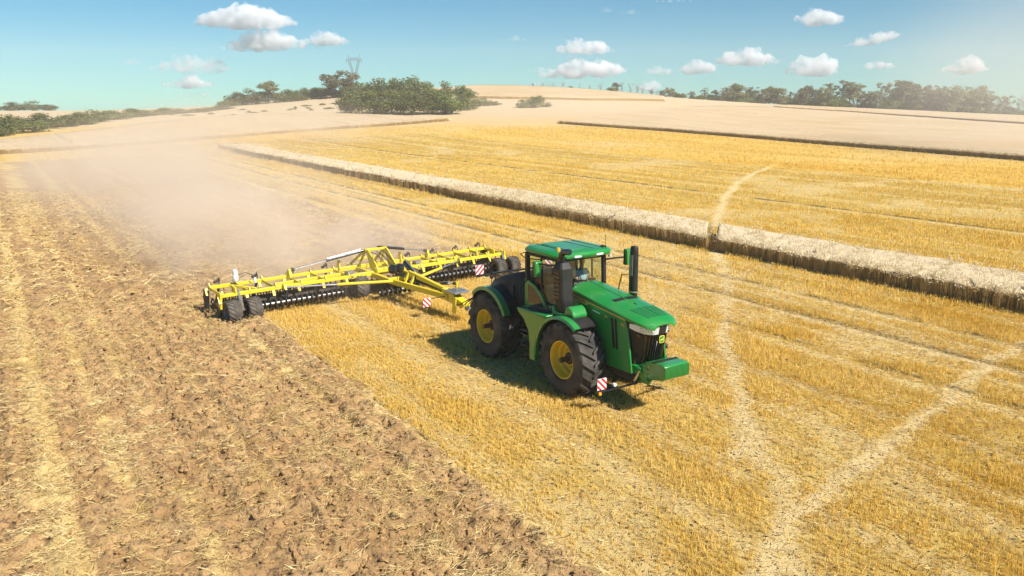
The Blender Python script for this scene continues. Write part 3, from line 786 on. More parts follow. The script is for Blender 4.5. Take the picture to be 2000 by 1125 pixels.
# front linkage and ballast
mb = MB()
for s in (-1, 1):
    mb.prism([(3.7, .72), (3.7, 1.08), (4.1, 1.12), (4.22, .95), (4.05, .72)], *sorted((.20*s, .27*s)))
    mb.prism([(3.95, .8), (3.95, 1.3), (4.1, 1.33), (4.12, .8)], *sorted((.36*s, .41*s)))
mb.box((3.75, -.42, .92), (4.0, .42, 1.06)); mb.build("front_linkage", GREEN, TR, .012)
MB().prism([(3.86, 1.06), (3.86, 1.24), (4.15, 1.24), (4.2, 1.06)], -.42, -.16).build("tool_box", GREEN, TR, .015)
for s in (-1, 1):
    MB().tube([(3.75, .46*s, .80), (3.95, .46*s, 1.12)], .035, 10).build("lift_ram", STEEL, TR)
wt = MB().prism([(4.02, .98), (4.02, 1.34), (4.35, 1.42), (4.70, 1.44), (4.76, 1.40), (4.78, 1.10), (4.70, 1.05), (4.30, .95)], -.40, .40).build("ballast_block", GREEN, TR, .015)
for i in range(20):
    y = -.385+i*.0405
    MB().box((4.755, y-.013, 1.11), (4.80, y+.013, 1.40)).build("rib", GREEN, wt, .004, seg=1)
MB().box((4.30, -.41, 1.422), (4.42, .41, 1.428)).build("groove", BLACK, wt)
for s in (-1, 1):
    for z in (1.15, 1.28): MB().lathe([(0, .018), (s*.02, .018), (s*.021, .001)], 8, 'y', (4.2, .40*s, z)).build("bolt", STEEL, wt)
# warning boards on arms
def board(parent, c, w=.29, h=.29, nrm='x', flip=1):
    """white board with red diagonal bars, standing across the travel direction"""
    x, y, z = c
    b_ = MB().box((x-.008, y-w/2, z-h/2), (x+.008, y+w/2, z+h/2)).build("warning_board", WHITE, parent)
    def clip(y0, y1):
        pts = []
        poly = [(y0, -h/2), (y1, -h/2), (y1+flip*h, h/2), (y0+flip*h, h/2)]
        def cl(P, f, g):
            o = []
            for i in range(len(P)):
                a, c2 = P[i-1], P[i]; fa, fc = f(a), f(c2)
                if (fa >= 0) != (fc >= 0):
                    t = fa/(fa-fc); o.append((a[0]+t*(c2[0]-a[0]), a[1]+t*(c2[1]-a[1])))
                if fc >= 0: o.append(c2)
            return o
        P = cl(poly, lambda p: p[0]+w/2, 0)
        return cl(P, lambda p: w/2-p[0], 0) if P else []
    for k in range(-3, 4):
        y0 = -w/2+k*w*.56-flip*w*.25
        P = clip(y0, y0+w*.26)
        if len(P) >= 3:
            for sd in (1, -1):
                a, c2 = (x+.008, x+.011) if sd > 0 else (x-.011, x-.008)
                MB().prism([(y+p, z+q) for p, q in P], a, c2, 'yz').build("red_bar", RED, b_)
    return b_
for s in (-1, 1):
    arm = MB().tube([(3.8, .40*s, .74), (3.62, .85*s, .64), (3.52, 1.46*s, .60)], .03, 8)
    arm.bar((3.5, 1.1*s, .60), (3.5, 1.48*s, .60), .10, .05)
    a = arm.build("lamp_arm", BLACK_G, TR)
    board(a, (3.52, 1.33*s, .80), .29, .30, flip=s)
    MB().lathe([(-.02, .05), (.03, .045), (.035, .001)], 14, 'x', (3.60, .98*s, .74)).build("side_lamp", LAMPG, a)
    MB().lathe([(-.02, .045), (.03, .04), (.035, .001)], 14, 'x', (3.56, 1.42*s, .57)).build("marker_lamp", AMBER, a)

# front mudguards
for s in (-1, 1):
    secs = []; lip = []
    for d in np.linspace(188, 58, 21):
        a = math.radians(d); r = 1.17
        x, z = 1.956+r*math.cos(a), 1.02+r*math.sin(a); nx, nz = math.cos(a), math.sin(a)
        secs.append([(x, .74*s, z), (x, 1.44*s, z), (x-nx*.03, 1.44*s, z-nz*.03), (x-nx*.03, .74*s, z-nz*.03)])
        w0 = 1.30 if d < 130 else 1.38
        lip.append([(x+nx*.006, w0*s, z+nz*.006), (x+nx*.006, 1.49*s, z+nz*.006), (x-nx*.07, 1.51*s, z-nz*.07), (x-nx*.07, 1.48*s, z-nz*.07), (x-nx*.035, 1.455*s, z-nz*.035), (x-nx*.034, w0*s, z-nz*.034)])
    fd = MB().loft(secs).build("front_mudguard", BLACK, TR, 0, 40)
    MB().loft(lip).build("guard_lip", GREEN, fd, 0, 40)
    # skirt flaring from the guard to the deck beneath the cab door
    ya, yb = sorted((1.36*s, 1.49*s))
    prof = [(.50, .66), (.76, .66), (.76, 1.02), (.82, 1.35), (.96, 1.66), (1.25, 1.94), (1.25, 2.04), (-.12, 1.99), (-.08, 1.92), (.22, 1.76), (.44, 1.48), (.51, 1.10)]
    MB().prism(prof, ya, yb).build("skirt", GREEN, fd, .02)
    MB().prism([(-.12, 1.99), (1.32, 2.045), (1.32, 2.09), (-.10, 2.04)], *sorted((.72*s, 1.50*s))).build("deck", GREEN, fd, .012)
    MB().prism([(.05, 2.042), (1.1, 2.082), (1.1, 2.088), (.05, 2.048)], *sorted((.80*s, 1.36*s))).build("tread_plate", CHASSIS, fd)
    for k in range(3):
        MB().box((.02, min(1.2*s, 1.46*s), .55+.42*k), (.34, max(1.2*s, 1.46*s), .59+.42*k)).build("step", CHASSIS, fd, .008)
# cowl round the stack foot (near side) and behind the snorkel (far side)
for s in (-1, 1):
    mb = MB()
    mb.prism([(1.18, 2.06), (1.18, 2.34), (1.26, 2.34), (1.32, 2.20), (1.70, 2.16), (1.82, 2.40), (1.92, 2.44), (2.06, 2.38), (2.16, 2.22), (2.12, 2.10)], *sorted((.74*s, 1.22*s)))
    mb.build("stack_cowl", GREEN, TR, .055, seg=3)

# exhaust stack with its tip, and the snorkel on the other side
def oct_(cx_, cy_, wx_, wy_, z, c=.28):
    return [(cx_+a*wx_/2, cy_+b*wy_/2, z) for a, b in ((-1, -1+c), (-1+c, -1), (1-c, -1), (1, -1+c), (1, 1-c), (1-c, 1), (-1+c, 1), (-1, 1-c))]
mb = MB().loft([oct_(1.50, -.98, .30, .34, 2.18), oct_(1.48, -.98, .38, .40, 2.32), oct_(1.40, -.98, .40, .42, 2.6), oct_(1.34, -.98, .40, .42, 3.36), oct_(1.30, -.96, .28, .30, 3.52)])
st = mb.build("exhaust_stack", BLACK, TR, .012, 25)
for k in range(7):
    MB().box((1.20, -1.198, 2.55+.11*k), (1.48, -1.185, 2.61+.11*k)).build("louvre", BLACK_G, st)
MB().tube([(1.24, -.96, 3.45), (1.24, -.96, 3.62), (1.27, -.96, 3.73), (1.36, -.96, 3.80), (1.62, -.98, 3.83)], .095, 16, r2=.085).build("exhaust_tip", BLACK_G, st, 0, 50)
mb = MB()
def ov(cx_, cy_, wx_, wy_, z, n=14): return [(cx_+wx_/2*math.cos(2*math.pi*i/n), cy_+wy_/2*math.sin(2*math.pi*i/n), z) for i in range(n)]
mb.loft([ov(2.16, .84, .20, .20, 2.1), ov(2.16, .84, .20, .20, 2.62), ov(2.16, .84, .22, .22, 2.66), ov(2.15, .84, .24, .21, 2.75), ov(2.13, .84, .26, .21, 3.70), ov(2.13, .84, .24, .20, 3.86), ov(2.13, .84, .18, .16, 3.89)])
sn = mb.build("air_snorkel", BLACK, TR, 0, 40)
MB().box((2.06, .728, 3.08), (2.20, .742, 3.66)).build("intake_mesh", GREY, sn, .004)
MB().lathe([(-.02, .122), (.02, .122)], 16, 'z', (2.16, .84, 2.64)).build("clamp", STEEL, sn)

# cab
cab = MB()
cab.box((-.55, -.80, 1.45), (1.15, .80, 1.98)); CABB = cab.build("cab_base", CHASSIS, TR, .03)
post = []
for s in (-1, 1):
    for a, b_, w in (((-.50, .86*s, 1.95), (-.52, .86*s, 3.50), .12), ((.98, .78*s, 2.0), (.90, .78*s, 3.50), .11), ((.30, .90*s, 1.98), (.22, .90*s, 3.50), .05)):
        MB().bar(a, b_, w, w, (0, 1, 0)).build("pillar", BLACK, TR, .015)
for (a, b_) in (((-.52, -.86, 3.47), (-.52, .86, 3.47)), ((.90, -.78, 3.47), (.90, .78, 3.47)), ((-.52, -.86, 3.47), (.90, -.78, 3.47)), ((-.52, .86, 3.47), (.90, .78, 3.47))):
    MB().bar(a, b_, .10, .10).build("roof_rail", BLACK, TR)
for s in (-1, 1):
    # curved lower quarter panel behind the door
    poly = [(-.53, 1.95), (.66, 1.98), (.52, 2.16), (.30, 2.42), (.02, 2.60), (-.28, 2.70), (-.53, 2.72)]
    y0, y1 = sorted((.88*s, .955*s))
    q = MB().prism(poly, y0, y1).build("quarter_panel", GREEN, TR, .03, seg=3)
    poly2 = [(-.36, 2.06), (.40, 2.07), (.22, 2.32), (-.02, 2.50), (-.28, 2.58), (-.36, 2.58)]
    MB().prism(poly2, *sorted((.955*s, .962*s))).build("quarter_window", BLACK_G, q)
    # glazing
    MB().add([(.24, .885*s, 2.62), (.24, .885*s, 3.43), (-.46, .87*s, 3.43), (-.46, .87*s, 2.74)], [(0, 1, 2, 3)]).build("side_pane", GLASS, TR, smooth=0)
    MB().add([(.26, .90*s, 2.50), (.62, .885*s, 2.05), (.94, .80*s, 2.05), (.88, .80*s, 3.43), (.24, .885*s, 3.43), (.24, .9*s, 2.6)], [(0, 1, 2, 3, 4, 5)]).build("door_pane", GLASS, TR, smooth=0)
    MB().tube([(.66, .93*s, 2.05), (.52, .94*s, 2.2), (.30, .94*s, 2.46), (.02, .94*s, 2.64), (-.28, .94*s, 2.74), (-.5, .93*s, 2.76)], .018, 6).build("door_seal", BLACK, TR)
MB().add([(.99, -.74, 2.15), (.99, .74, 2.15), (.90, .74, 3.42), (.90, -.74, 3.42)], [(0, 1, 2, 3)]).build("windscreen", GLASS, TR, smooth=0)
MB().add([(-.53, -.80, 2.2), (-.53, .80, 2.2), (-.53, .80, 3.42), (-.53, -.80, 3.42)], [(0, 1, 2, 3)]).build("rear_pane", GLASS, TR, smooth=0)
MB().tube([(1.0, .25, 2.25), (.985, .0, 2.7), (.95, -.15, 3.1)], .012, 6).build("wiper", BLACK, TR)
# roof
def rsec(z, dx0, dx1, w, c=.16):
    x0, x1 = -.62+dx0, 1.22-dx1
    return [(x0+c, -w, z), (x1-c*1.4, -w+.01, z), (x1, -w+c*1.5, z), (x1+.03, 0, z), (x1, w-c*1.5, z), (x1-c*1.4, w-.01, z), (x0+c, w, z), (x0, w-c, z), (x0-.02, 0, z), (x0, -w+c, z)]
roof = MB().loft([rsec(3.50, .10, .10, .90), rsec(3.55, .0, .02, .99), rsec(3.62, .0, .0, 1.0), rsec(3.69, .06, .05, .93), rsec(3.71, .2, .18, .78)]).build("roof", GREEN, TR, .012, 50)
for y in (-.60, .34, .66):
    MB().bar((-.44, y, 3.712), (1.0, y, 3.708), .03, .012).build("groove", BLACK, roof)
MB().box((-.35, -.5, 3.708), (.9, .26, 3.728)).build("hatch", GREEN, roof, .01)
for s in (-1, 1):
    MB().box((1.16, .38*s-.12, 3.555), (1.235, .38*s+.12, 3.615)).build("work_lamp", LAMPG, roof, .01)
    MB().lathe([(-.03, .05), (.03, .05), (.035, .001)], 12, 'x', (1.1, .86*s, 3.47)).build("work_lamp", CHROME, roof)
    MB().tube([(-.50, .97*s, 3.50), (-.60, 1.06*s, 3.44), (-.35, 1.08*s, 3.38), (.1, 1.05*s, 3.40), (.55, 1.0*s, 3.46)], .016, 6).build("grab_rail", BLACK, roof)
MB().lathe([(3.70, .06), (3.76, .06), (3.80, .045), (3.81, .001)], 14, 'z', (.80, -.74, 0)).build("beacon", AMBER, roof)
mb = MB().tube([(.95, .80, 3.66), (.95, .80, 3.74)], .03, 8); mb.tube([(.95, .80, 3.7), (.95, .80, 4.05)], .006, 5); mb.box((.85, .70, 3.70), (.95, .76, 3.75)); mb.build("antenna", BLACK, roof)
# inside
mb = MB().box((-.10, .12, 2.02), (.28, .60, 2.30)); mb.loft([[(.0, .14, 2.3), (.16, .14, 2.3), (.16, .60, 2.3), (.0, .60, 2.3)], [(-.10, .16, 3.0), (.02, .16, 3.0), (.02, .56, 3.0), (-.10, .56, 3.0)]]); mb.box((-.10, .24, 3.0), (.0, .48, 3.2))
mb.box((-.05, .12, 2.3), (.50, .60, 2.42)); mb.build("seat", SEATM, TR, .04)
MB().box((-.2, -.42, 2.0), (.45, -.10, 2.55)).build("console", GREY, TR, .05)
mb = MB().bar((.97, .36, 2.0), (.90, .36, 2.66), .12, .10); mb.box((.86, .1, 2.4), (.97, .62, 2.58)); mb.build("dashboard", BLACK, TR, .02)
ring = [(.86+.17*math.sin(a)*.45, .36+.19*math.cos(a), 2.72+.17*math.sin(a)*.7) for a in np.linspace(0, 2*math.pi, 21)]
MB().tube(ring, .016, 6).build("steering_wheel", BLACK, TR)
MB().box((.45, -.55, 2.72), (.50, -.22, 3.02)).build("display", BLACK_G, TR, .01)

# mirrors
def mirror(pts, c, w=.25, h=.46):
    a = MB().tube(pts, .026, 8).build("mirror_arm", BLACK, TR)
    x, y, z = c; s = 1 if y > 0 else -1
    mb = MB().loft([[(x+.10, y-w/2+.02, z+h/2-.02), (x+.10, y+w/2-.02, z+h/2-.02), (x+.10, y+w/2-.04, z-h/2+.03), (x+.10, y-w/2+.04, z-h/2+.03)],
                    [(x, y-w/2, z+h/2), (x, y+w/2, z+h/2), (x, y+w/2-.02, z-h/2), (x, y-w/2+.02, z-h/2)]])
    hd = mb.build("mirror_shell", GREEN, a, .02)
    MB().box((x-.05, y-w/2+.01, z-h/2+.015), (x-.001, y+w/2-.01, z+h/2-.01)).build("mirror_back", BLACK, hd, .01)
    MB().box((x-.056, y-w/2+.03, z-h/2+.03), (x-.051, y+w/2-.03, z+h/2-.03)).build("mirror_glass", CHROME, hd)
mirror([(.92, -.80, 3.33), (.80, -1.05, 3.35), (.52, -1.22, 3.36)], (.46, -1.22, 3.20))
mirror([(.92, .80, 3.33), (1.1, 1.05, 3.38), (1.24, 1.32, 3.40)], (1.24, 1.38, 3.40), .24, .48)
# handrails
for s in (-1, 1):
    mb = MB().tube([(1.35, .95*s, 2.1), (1.42, .95*s, 2.66), (1.52, .95*s, 2.98), (1.84, .95*s, 3.05), (1.86, .95*s, 2.2)], .018, 6)
    if s > 0: mb.build("handrail", BLACK, TR)
MB().tube([(-.1, -1.40, 2.03), (-.12, -1.38, 2.55), (-.2, -1.1, 2.75), (-.3, -.96, 2.75)], .016, 6).build("handrail", BLACK, TR)

# rear body
secs = []
for x, z, w in ((-.74, 2.70, .66), (-1.15, 2.76, .84), (-1.9, 2.56, .88), (-2.6, 2.28, .86), (-2.98, 1.98, .74)):
    secs.append([(x, -w, 1.2), (x, -w, z-.22), (x, -w+.14, z), (x, 0, z+.03), (x, w-.14, z), (x, w, z-.22), (x, w, 1.2)])
rb = MB().loft(secs).build("rear_body", BLACK, TR, .02, 30)
MB().prism([(-1.2, 1.45), (-1.22, 2.38), (-1.95, 2.18), (-2.1, 1.9), (-1.7, 1.45)], -.905, -.875).build("rear_side_panel", CHASSIS, rb, .008)
for k in range(5):
    MB().tube([(-.82-.02*k, -.45+.2*k, 1.5), (-.72, -.45+.2*k, 2.1+.08*(k % 3)), (-.56, -.4+.2*k, 2.3)], .022, 6).build("hose", BLACK_G, rb)
for x, y in ((-2.25, -1.02), (-1.9, -.72), (-2.25, 1.02)):
    mb = MB().tube([(x, y, 2.15), (x, y, 2.42)], .014, 6); mb.lathe([(-.04, .05), (.03, .05), (.035, .001)], 10, 'x', (x, y, 2.44)); mb.build("rear_lamp", BLACK, rb)
for s in (-1, 1):
    secs = []; secs2 = []
    for d in np.linspace(150, 28, 15):
        a = math.radians(d); r = 1.22; x, z = -1.956+r*math.cos(a), 1.02+r*math.sin(a); nx, nz = math.cos(a), math.sin(a)
        secs.append([(x, .82*s, z), (x, 1.30*s, z), (x-nx*.03, 1.30*s, z-nz*.03), (x-nx*.03, .82*s, z-nz*.03)])
        secs2.append([(x+nx*.006, 1.22*s, z+nz*.006), (x+nx*.006, 1.42*s, z+nz*.006), (x-nx*.10, 1.44*s, z-nz*.10), (x-nx*.10, 1.40*s, z-nz*.10), (x-nx*.03, 1.38*s, z-nz*.03), (x-nx*.024, 1.22*s, z-nz*.024)])
    g_ = MB().loft(secs).build("rear_mudguard", BLACK, TR, 0, 40)
    MB().loft(secs2[2:]).build("guard_lip", GREEN, g_, 0, 40)
# rear bar with warning boards
bar = MB().tube([(-2.5, -1.42, 2.46), (-2.5, -1.0, 2.50), (-2.5, 1.0, 2.50), (-2.5, 1.42, 2.46)], .035, 8)
for y in (-.75, .75): bar.bar((-2.5, y, 2.5), (-2.4, y, 2.1), .05)
bar.bar((-2.44, -.9, 2.52), (-2.44, -.45, 2.52), .07, .05)
bo = bar.build("rear_bar", BLACK_G, TR)
for s in (-1, 1): board(bo, (-2.5, 1.30*s, 2.67), .29, .29, flip=-s)
for s in (-1, 1): MB().box((-2.56, 1.10*s-.0, 2.43), (-2.44, 1.10*s+.1, 2.49)).build("lamp_box", BLACK, bo, .01)

# ================================================================== the driver
SKIN = mat("skin", (.50, .29, .20), .55, var=.1, vscale=9)
SHIRT = mat("blue_cotton", (.40, .55, .62), .85, bump=.3, bscale=25, var=.12, vscale=6)
TROUS = mat("grey_trousers", (.28, .30, .27), .85, bump=.3, bscale=25)
HAIR = mat("brown_hair", (.05, .03, .02), .7)
def skin_mesh(name, verts, edges, radii, m, root=0, sub=2):
    me = bpy.data.meshes.new(name); me.from_pydata(verts, edges, [])
    o = bpy.data.objects.new("tmp", me); COL.objects.link(o)
    sk = o.modifiers.new("s", 'SKIN'); sk.use_smooth_shade = True
    for i, r in enumerate(radii):
        sv = me.skin_vertices[0].data[i]; sv.radius = (r if isinstance(r, tuple) else (r, r)); sv.use_root = (i == root)
    ss = o.modifiers.new("d", 'SUBSURF'); ss.levels = sub; ss.render_levels = sub
    dg = bpy.context.evaluated_depsgraph_get(); out = bpy.data.meshes.new_from_object(o.evaluated_get(dg))
    bpy.data.objects.remove(o); out.name = name; out.materials.clear(); out.materials.append(m)
    return out
px_, py_ = uv2w(.40, .36)
DRV = thing("person", "driver in a pale blue T-shirt seated at the wheel behind the windscreen", "person", (px_, py_, 2.42), TH-math.pi/2)
# pelvis, belly, chest, neck, head ; arms to the wheel ; legs bent
Vb = [(0, 0, .08), (.0, 0, .28), (.02, 0, .50), (.03, 0, .62), (.05, 0, .72), (.07, 0, .84), (.06, 0, .90),
      (.02, .17, .54), (.12, .23, .32), (.36, .19, .34), (.46, .17, .36),
      (.02, -.17, .54), (.12, -.23, .32), (.36, -.18, .34), (.46, -.17, .36),
      (.10, .10, .08), (.46, .13, .12), (.56, .13, -.26), (.62, .13, -.33), (.10, -.10, .08), (.46, -.13, .12), (.56, -.13, -.26), (.62, -.13, -.33)]
Eb = [(0, 1), (1, 2), (2, 3), (3, 4), (4, 5), (5, 6), (2, 7), (7, 8), (8, 9), (9, 10), (2, 11), (11, 12), (12, 13), (13, 14), (0, 15), (15, 16), (16, 17), (17, 18), (0, 19), (19, 20), (20, 21), (21, 22)]
Rb = [(.15, .13), (.14, .11), (.15, .11), .06, .058, .088, .075, .065, .05, .038, .03, .065, .05, .038, .03, .09, .075, .05, .045, .09, .075, .05, .045]
link(bpy.data.objects.new("body", skin_mesh("body", Vb, Eb, Rb, SKIN)), DRV)
Vs = [(0, 0, .06), (.0, 0, .28), (.02, 0, .50), (.025, 0, .575), (.02, .17, .54), (.08, .22, .40), (.02, -.17, .54), (.08, -.22, .40)]
link(bpy.data.objects.new("shirt", skin_mesh("shirt", Vs, [(0, 1), (1, 2), (2, 3), (2, 4), (4, 5), (2, 6), (6, 7)], [(.17, .15), (.165, .135), (.175, .13), .10, .09, .08, .09, .08], SHIRT)), DRV)
Vt = [(0, 0, .06), (.10, .10, .08), (.46, .13, .12), (.55, .13, -.22), (.10, -.10, .08), (.46, -.13, .12), (.55, -.13, -.22)]
link(bpy.data.objects.new("trousers", skin_mesh("trousers", Vt, [(0, 1), (1, 2), (2, 3), (0, 4), (4, 5), (5, 6)], [(.165, .145), .105, .09, .07, .105, .09, .07], TROUS)), DRV)
link(bpy.data.objects.new("hair", skin_mesh("hair", [(.03, 0, .84), (.05, 0, .93), (.0, 0, .88)], [(0, 1), (1, 2)], [.085, .078, .085], HAIR)), DRV)
for s in (-1, 1):
    for k in range(4):
        link(bpy.data.objects.new("finger", skin_mesh("finger", [(.46, .17*s+.0, .37+.018*k-.03), (.51, .175*s, .38+.018*k-.03), (.53, .15*s, .375+.018*k-.03), (.51, .135*s, .37+.018*k-.03)], [(0, 1), (1, 2), (2, 3)], [.010, .0095, .009, .008], SKIN, 0, 1)), DRV)
    link(bpy.data.objects.new("thumb", skin_mesh("thumb", [(.45, .16*s, .38), (.47, .13*s, .41), (.50, .125*s, .42)], [(0, 1), (1, 2)], [.012, .011, .009], SKIN, 0, 1)), DRV)
MB().lathe([(-.012, .001), (-.01, .012), (.02, .014), (.03, .001)], 8, 'x', (.155, 0, .84)).build("nose", SKIN, DRV)
for s in (-1, 1):
    MB().lathe([(-.02, .001), (-.01, .02), (.01, .02), (.015, .001)], 8, 'y', (.06, .088*s, .84)).build("ear", SKIN, DRV)
    MB().lathe([(-.012, .001), (0, .011), (.010, .001)], 8, 'x', (.148, .032*s, .862)).build("eye", BLACK_G, DRV)
MB().box((.138, -.025, .800), (.150, .025, .808)).build("mouth", RED, DRV)
# ================================================================== the cultivator
ix, iy = uv2w(IMP_U, IMP_V)
CU = thing("cultivator", "wide yellow folding disc cultivator hitched behind the green tractor", "cultivator", (ix, iy, 0), TH-math.pi/2+IMP_R)
SOILY = mat("soiled_steel", (.10, .085, .07), .6, metal=.5, var=.6, vscale=5, dirt=(.26, .19, .13))
RUBBER = mat("flap_rubber", (.05, .048, .046), .9, var=.6, vscale=3, dirt=(.20, .15, .10))
TYRE_D = mat("dusty_rubber", (.075, .068, .06), .9, spec=.2, var=.6, vscale=3, dirt=(.24, .195, .145), bump=.3, bscale=30)
TYRE, TYRE_KEEP = TYRE_D, TYRE
for s, y0, y1 in ((-1, -1.55, -6.75), (1, 1.55, 6.1)):
    mb = MB()
    mb.bar((0, y0, .98), (0, y1, .98), .12, .13)
    wg = mb.build("front_beam", YEL, CU, .012)
    rb_ = MB().bar((-1.28, y0, 1.05), (-1.28, y1-.1*s, 1.05), .12, .13).build("rear_beam", YEL, CU, .012)
    MB().bar((-.62, y0, .99), (-.62, y0+(y1-y0)*.55, .96), .12, .12).build("middle_beam", YEL, CU, .01)
    n_ = 6
    for k in range(n_):
        y = y0+(y1-y0)*(k+.12)/(n_-1+.2)
        MB().bar((.07, y, .98), (-1.35, y, 1.04), .035, .11).build("cross_member", YEL, CU, .006)
        for x, z in ((0, 1.06), (-1.28, 1.13)):
            MB().prism([(x-.10, z-.02), (x+.10, z-.02), (x+.03, z+.09), (x-.03, z+.09)], y-.02, y+.02).build("gusset", YEL, CU)
            MB().bar((x, y+.12*s, z-.10), (x+.12, y+.12*s, z-.34), .10, .06).build("clamp", YEL, CU)
    # cutting roller ahead of the discs
    L0, L1 = y0+.45*s, y1-1.25*s if s < 0 else y1-.9*s
    ro = MB().lathe([(0, .055), (L1-L0, .055)], 14, 'y', (.10, L0, .44)).build("cutting_roller", STEEL, CU)
    nr = int(abs(L1-L0)/.20)
    for k in range(nr):
        y = L0+(L1-L0)*(k+.5)/nr
        MB().lathe([(-.02, .075), (-.012, .17), (.012, .17), (.02, .075)], 12, 'y', (.10, y, .44)).build("ring", CHASSIS, ro)
    for k in range(4):
        y = L0+(L1-L0)*k/3
        MB().bar((.0, y, .92), (.10, y, .46), .03, .09).build("roller_arm", CHASSIS, CU)
        MB().tube([(.06, y, .90), (.16, y+.05, .70), (.10, y, .5)], .028, 8).build("roller_ram", BLACK_G, CU)
    # two gangs of notched discs
    dm = MB()
    nt = 12; R_ = .27
    pts = []
    for j in range(nt*2):
        a = math.pi*j/nt; r = R_ if j % 2 == 0 else R_*.86; pts.append((r*math.cos(a), r*math.sin(a)))
    c0 = [(x_, .0, z_) for x_, z_ in pts]; c1_ = [(x_*.45, .05, z_*.45) for x_, z_ in pts]; c2 = [(x_*.1, .055, z_*.1) for x_, z_ in pts]
    dm.loft([c0, c1_, c2], caps=False)
    dme = dm.mesh("disc", SOILY, 50)
    nd = int(abs(y1-y0)/.25)
    for x, ang in ((-.42, .30), (-1.02, -.30)):
        for k in range(nd):
            y = y0+(y1-y0)*(k+.5)/nd
            d = bpy.data.objects.new("disc", dme); link(d, CU); d.location = (x, y, .24); d.rotation_euler = (0, random.random(), ang*s)
        for k in range(nd//2):
            y = y0+(y1-y0)*(k+.5)/(nd//2)
            MB().tube([(x+.22, y, .92), (x+.18, y, .62), (x-.02, y+.04, .42), (x, y+.02, .26)], .022, 6).build("disc_arm", CHASSIS, CU)
    # packer roller behind
    pk = MB().lathe([(0, .05), (y1-y0, .05)], 10, 'y', (-1.75, y0, .30)).build("packer_roller", SOILY, CU)
    npk = int(abs(y1-y0)/.22)
    for k in range(npk):
        y = y0+(y1-y0)*(k+.5)/npk
        MB().lathe([(-.03, .20), (0, .27), (.03, .20)], 16, 'y', (-1.75, y, .28)).build("ring", SOILY, pk)
    for k in range(4):
        y = y0+(y1-y0)*(k+.3)/3.6
        MB().bar((-1.28, y, 1.0), (-1.75, y, .32), .05, .10).build("packer_arm", CHASSIS, CU)
        mb = MB().tube([(-1.2, y, 1.16), (-1.3, y+.05, 1.30), (-1.5, y+.1, 1.32), (-1.7, y+.16, 1.14)], .02, 6); mb.build("hose", BLACK, CU)
        mb = MB().bar((-1.42, y-.1, 1.18), (-1.5, y+.1, 1.24), .12, .08); mb.build("valve_block", SOILY, CU, .01)
    MB().box((-.30, min(y0, y1), .50), (-.26, max(y0, y1), .74)).build("trash_flap", RUBBER, CU)
    # end wheels in pairs
    ye = y1+.35*s if s < 0 else y1+.05
    for y in ((-6.42, -5.66) if s < 0 else (5.68, 6.46)):
        wheel = bpy.data.objects.new("gauge_wheel", GT) if 'GT' in globals() else None
        if wheel is None:
            GT = tyre_mesh("gauge_tyre", .42, .50, .20, 17, .028, .036)
            rm = MB().lathe([(-.22, .215), (-.235, .205), (-.22, .19), (-.08, .175), (-.05, .12), (-.05, .05), (-.09, .04), (-.09, .001)], 32, 'y'); GR = rm.mesh("gauge_rim", GREY, 30)
            wheel = bpy.data.objects.new("gauge_wheel", GT)
        link(wheel, CU); wheel.location = (.22, y, .41)
        if s > 0: wheel.rotation_euler = (0, 0, math.pi)
        link(bpy.data.objects.new("rim", GR), wheel)
    yc = -6.04 if s < 0 else 6.07
    mb = MB().lathe([(-.30, .05), (.30, .05)], 10, 'y', (.22, yc, .41)); mb.bar((.22, yc, .41), (.02, yc, .92), .09, .12); mb.build("wheel_fork", SOILY, CU)
    mb = MB().tube([(.16, yc-.05, .55), (.06, yc-.05, 1.12)], .035, 8); mb.build("wheel_ram", STEEL, CU)
    # end plates
    mb = MB().prism([(.12, .86), (.16, 1.12), (-.10, 1.12), (-.20, .95), (-.05, .55), (.08, .50)], y1-.04, y1+.04); mb.build("end_bracket", YEL, CU, .012)
    mb = MB().prism([(-.20, 1.02), (.10, 1.05), (.10, 1.22), (-.26, 1.28)], (y1-.55*s)-.03, (y1-.55*s)+.03); mb.build("end_gusset", YEL, CU, .01)
    MB().prism([(-1.2, .30), (-1.1, .98), (-1.6, .98), (-1.75, .62), (-1.6, .25)], y1-.02, y1+.02).build("side_shield", CHASSIS, CU, .01)
# white reservoir on the near wing end, its small twin beside it
MB().lathe([(1.18, .07), (1.22, .10), (1.36, .11), (1.42, .10), (1.44, .085), (1.50, .09), (1.60, .09), (1.64, .06), (1.65, .001)], 18, 'z', (-1.05, -5.75, 0)).build("reservoir", WHITE, CU)
MB().lathe([(1.10, .05), (1.22, .06), (1.28, .04), (1.29, .001)], 14, 'z', (-.85, -5.1, 0)).build("oil_cup", WHITE, CU)
MB().tube([(-1.05, -5.64, 1.42), (-1.0, -5.4, 1.50), (-1.0, -5.15, 1.38), (-1.05, -5.05, 1.12)], .014, 6).build("hose", BLACK, CU)
MB().bar((-1.0, -6.0, 1.08), (-.15, -5.35, 1.02), .10, .10).build("diagonal_strut", YEL, CU, .008)
MB().bar((-1.0, 5.4, 1.08), (-.15, 4.8, 1.02), .10, .10).build("diagonal_strut", YEL, CU, .008)

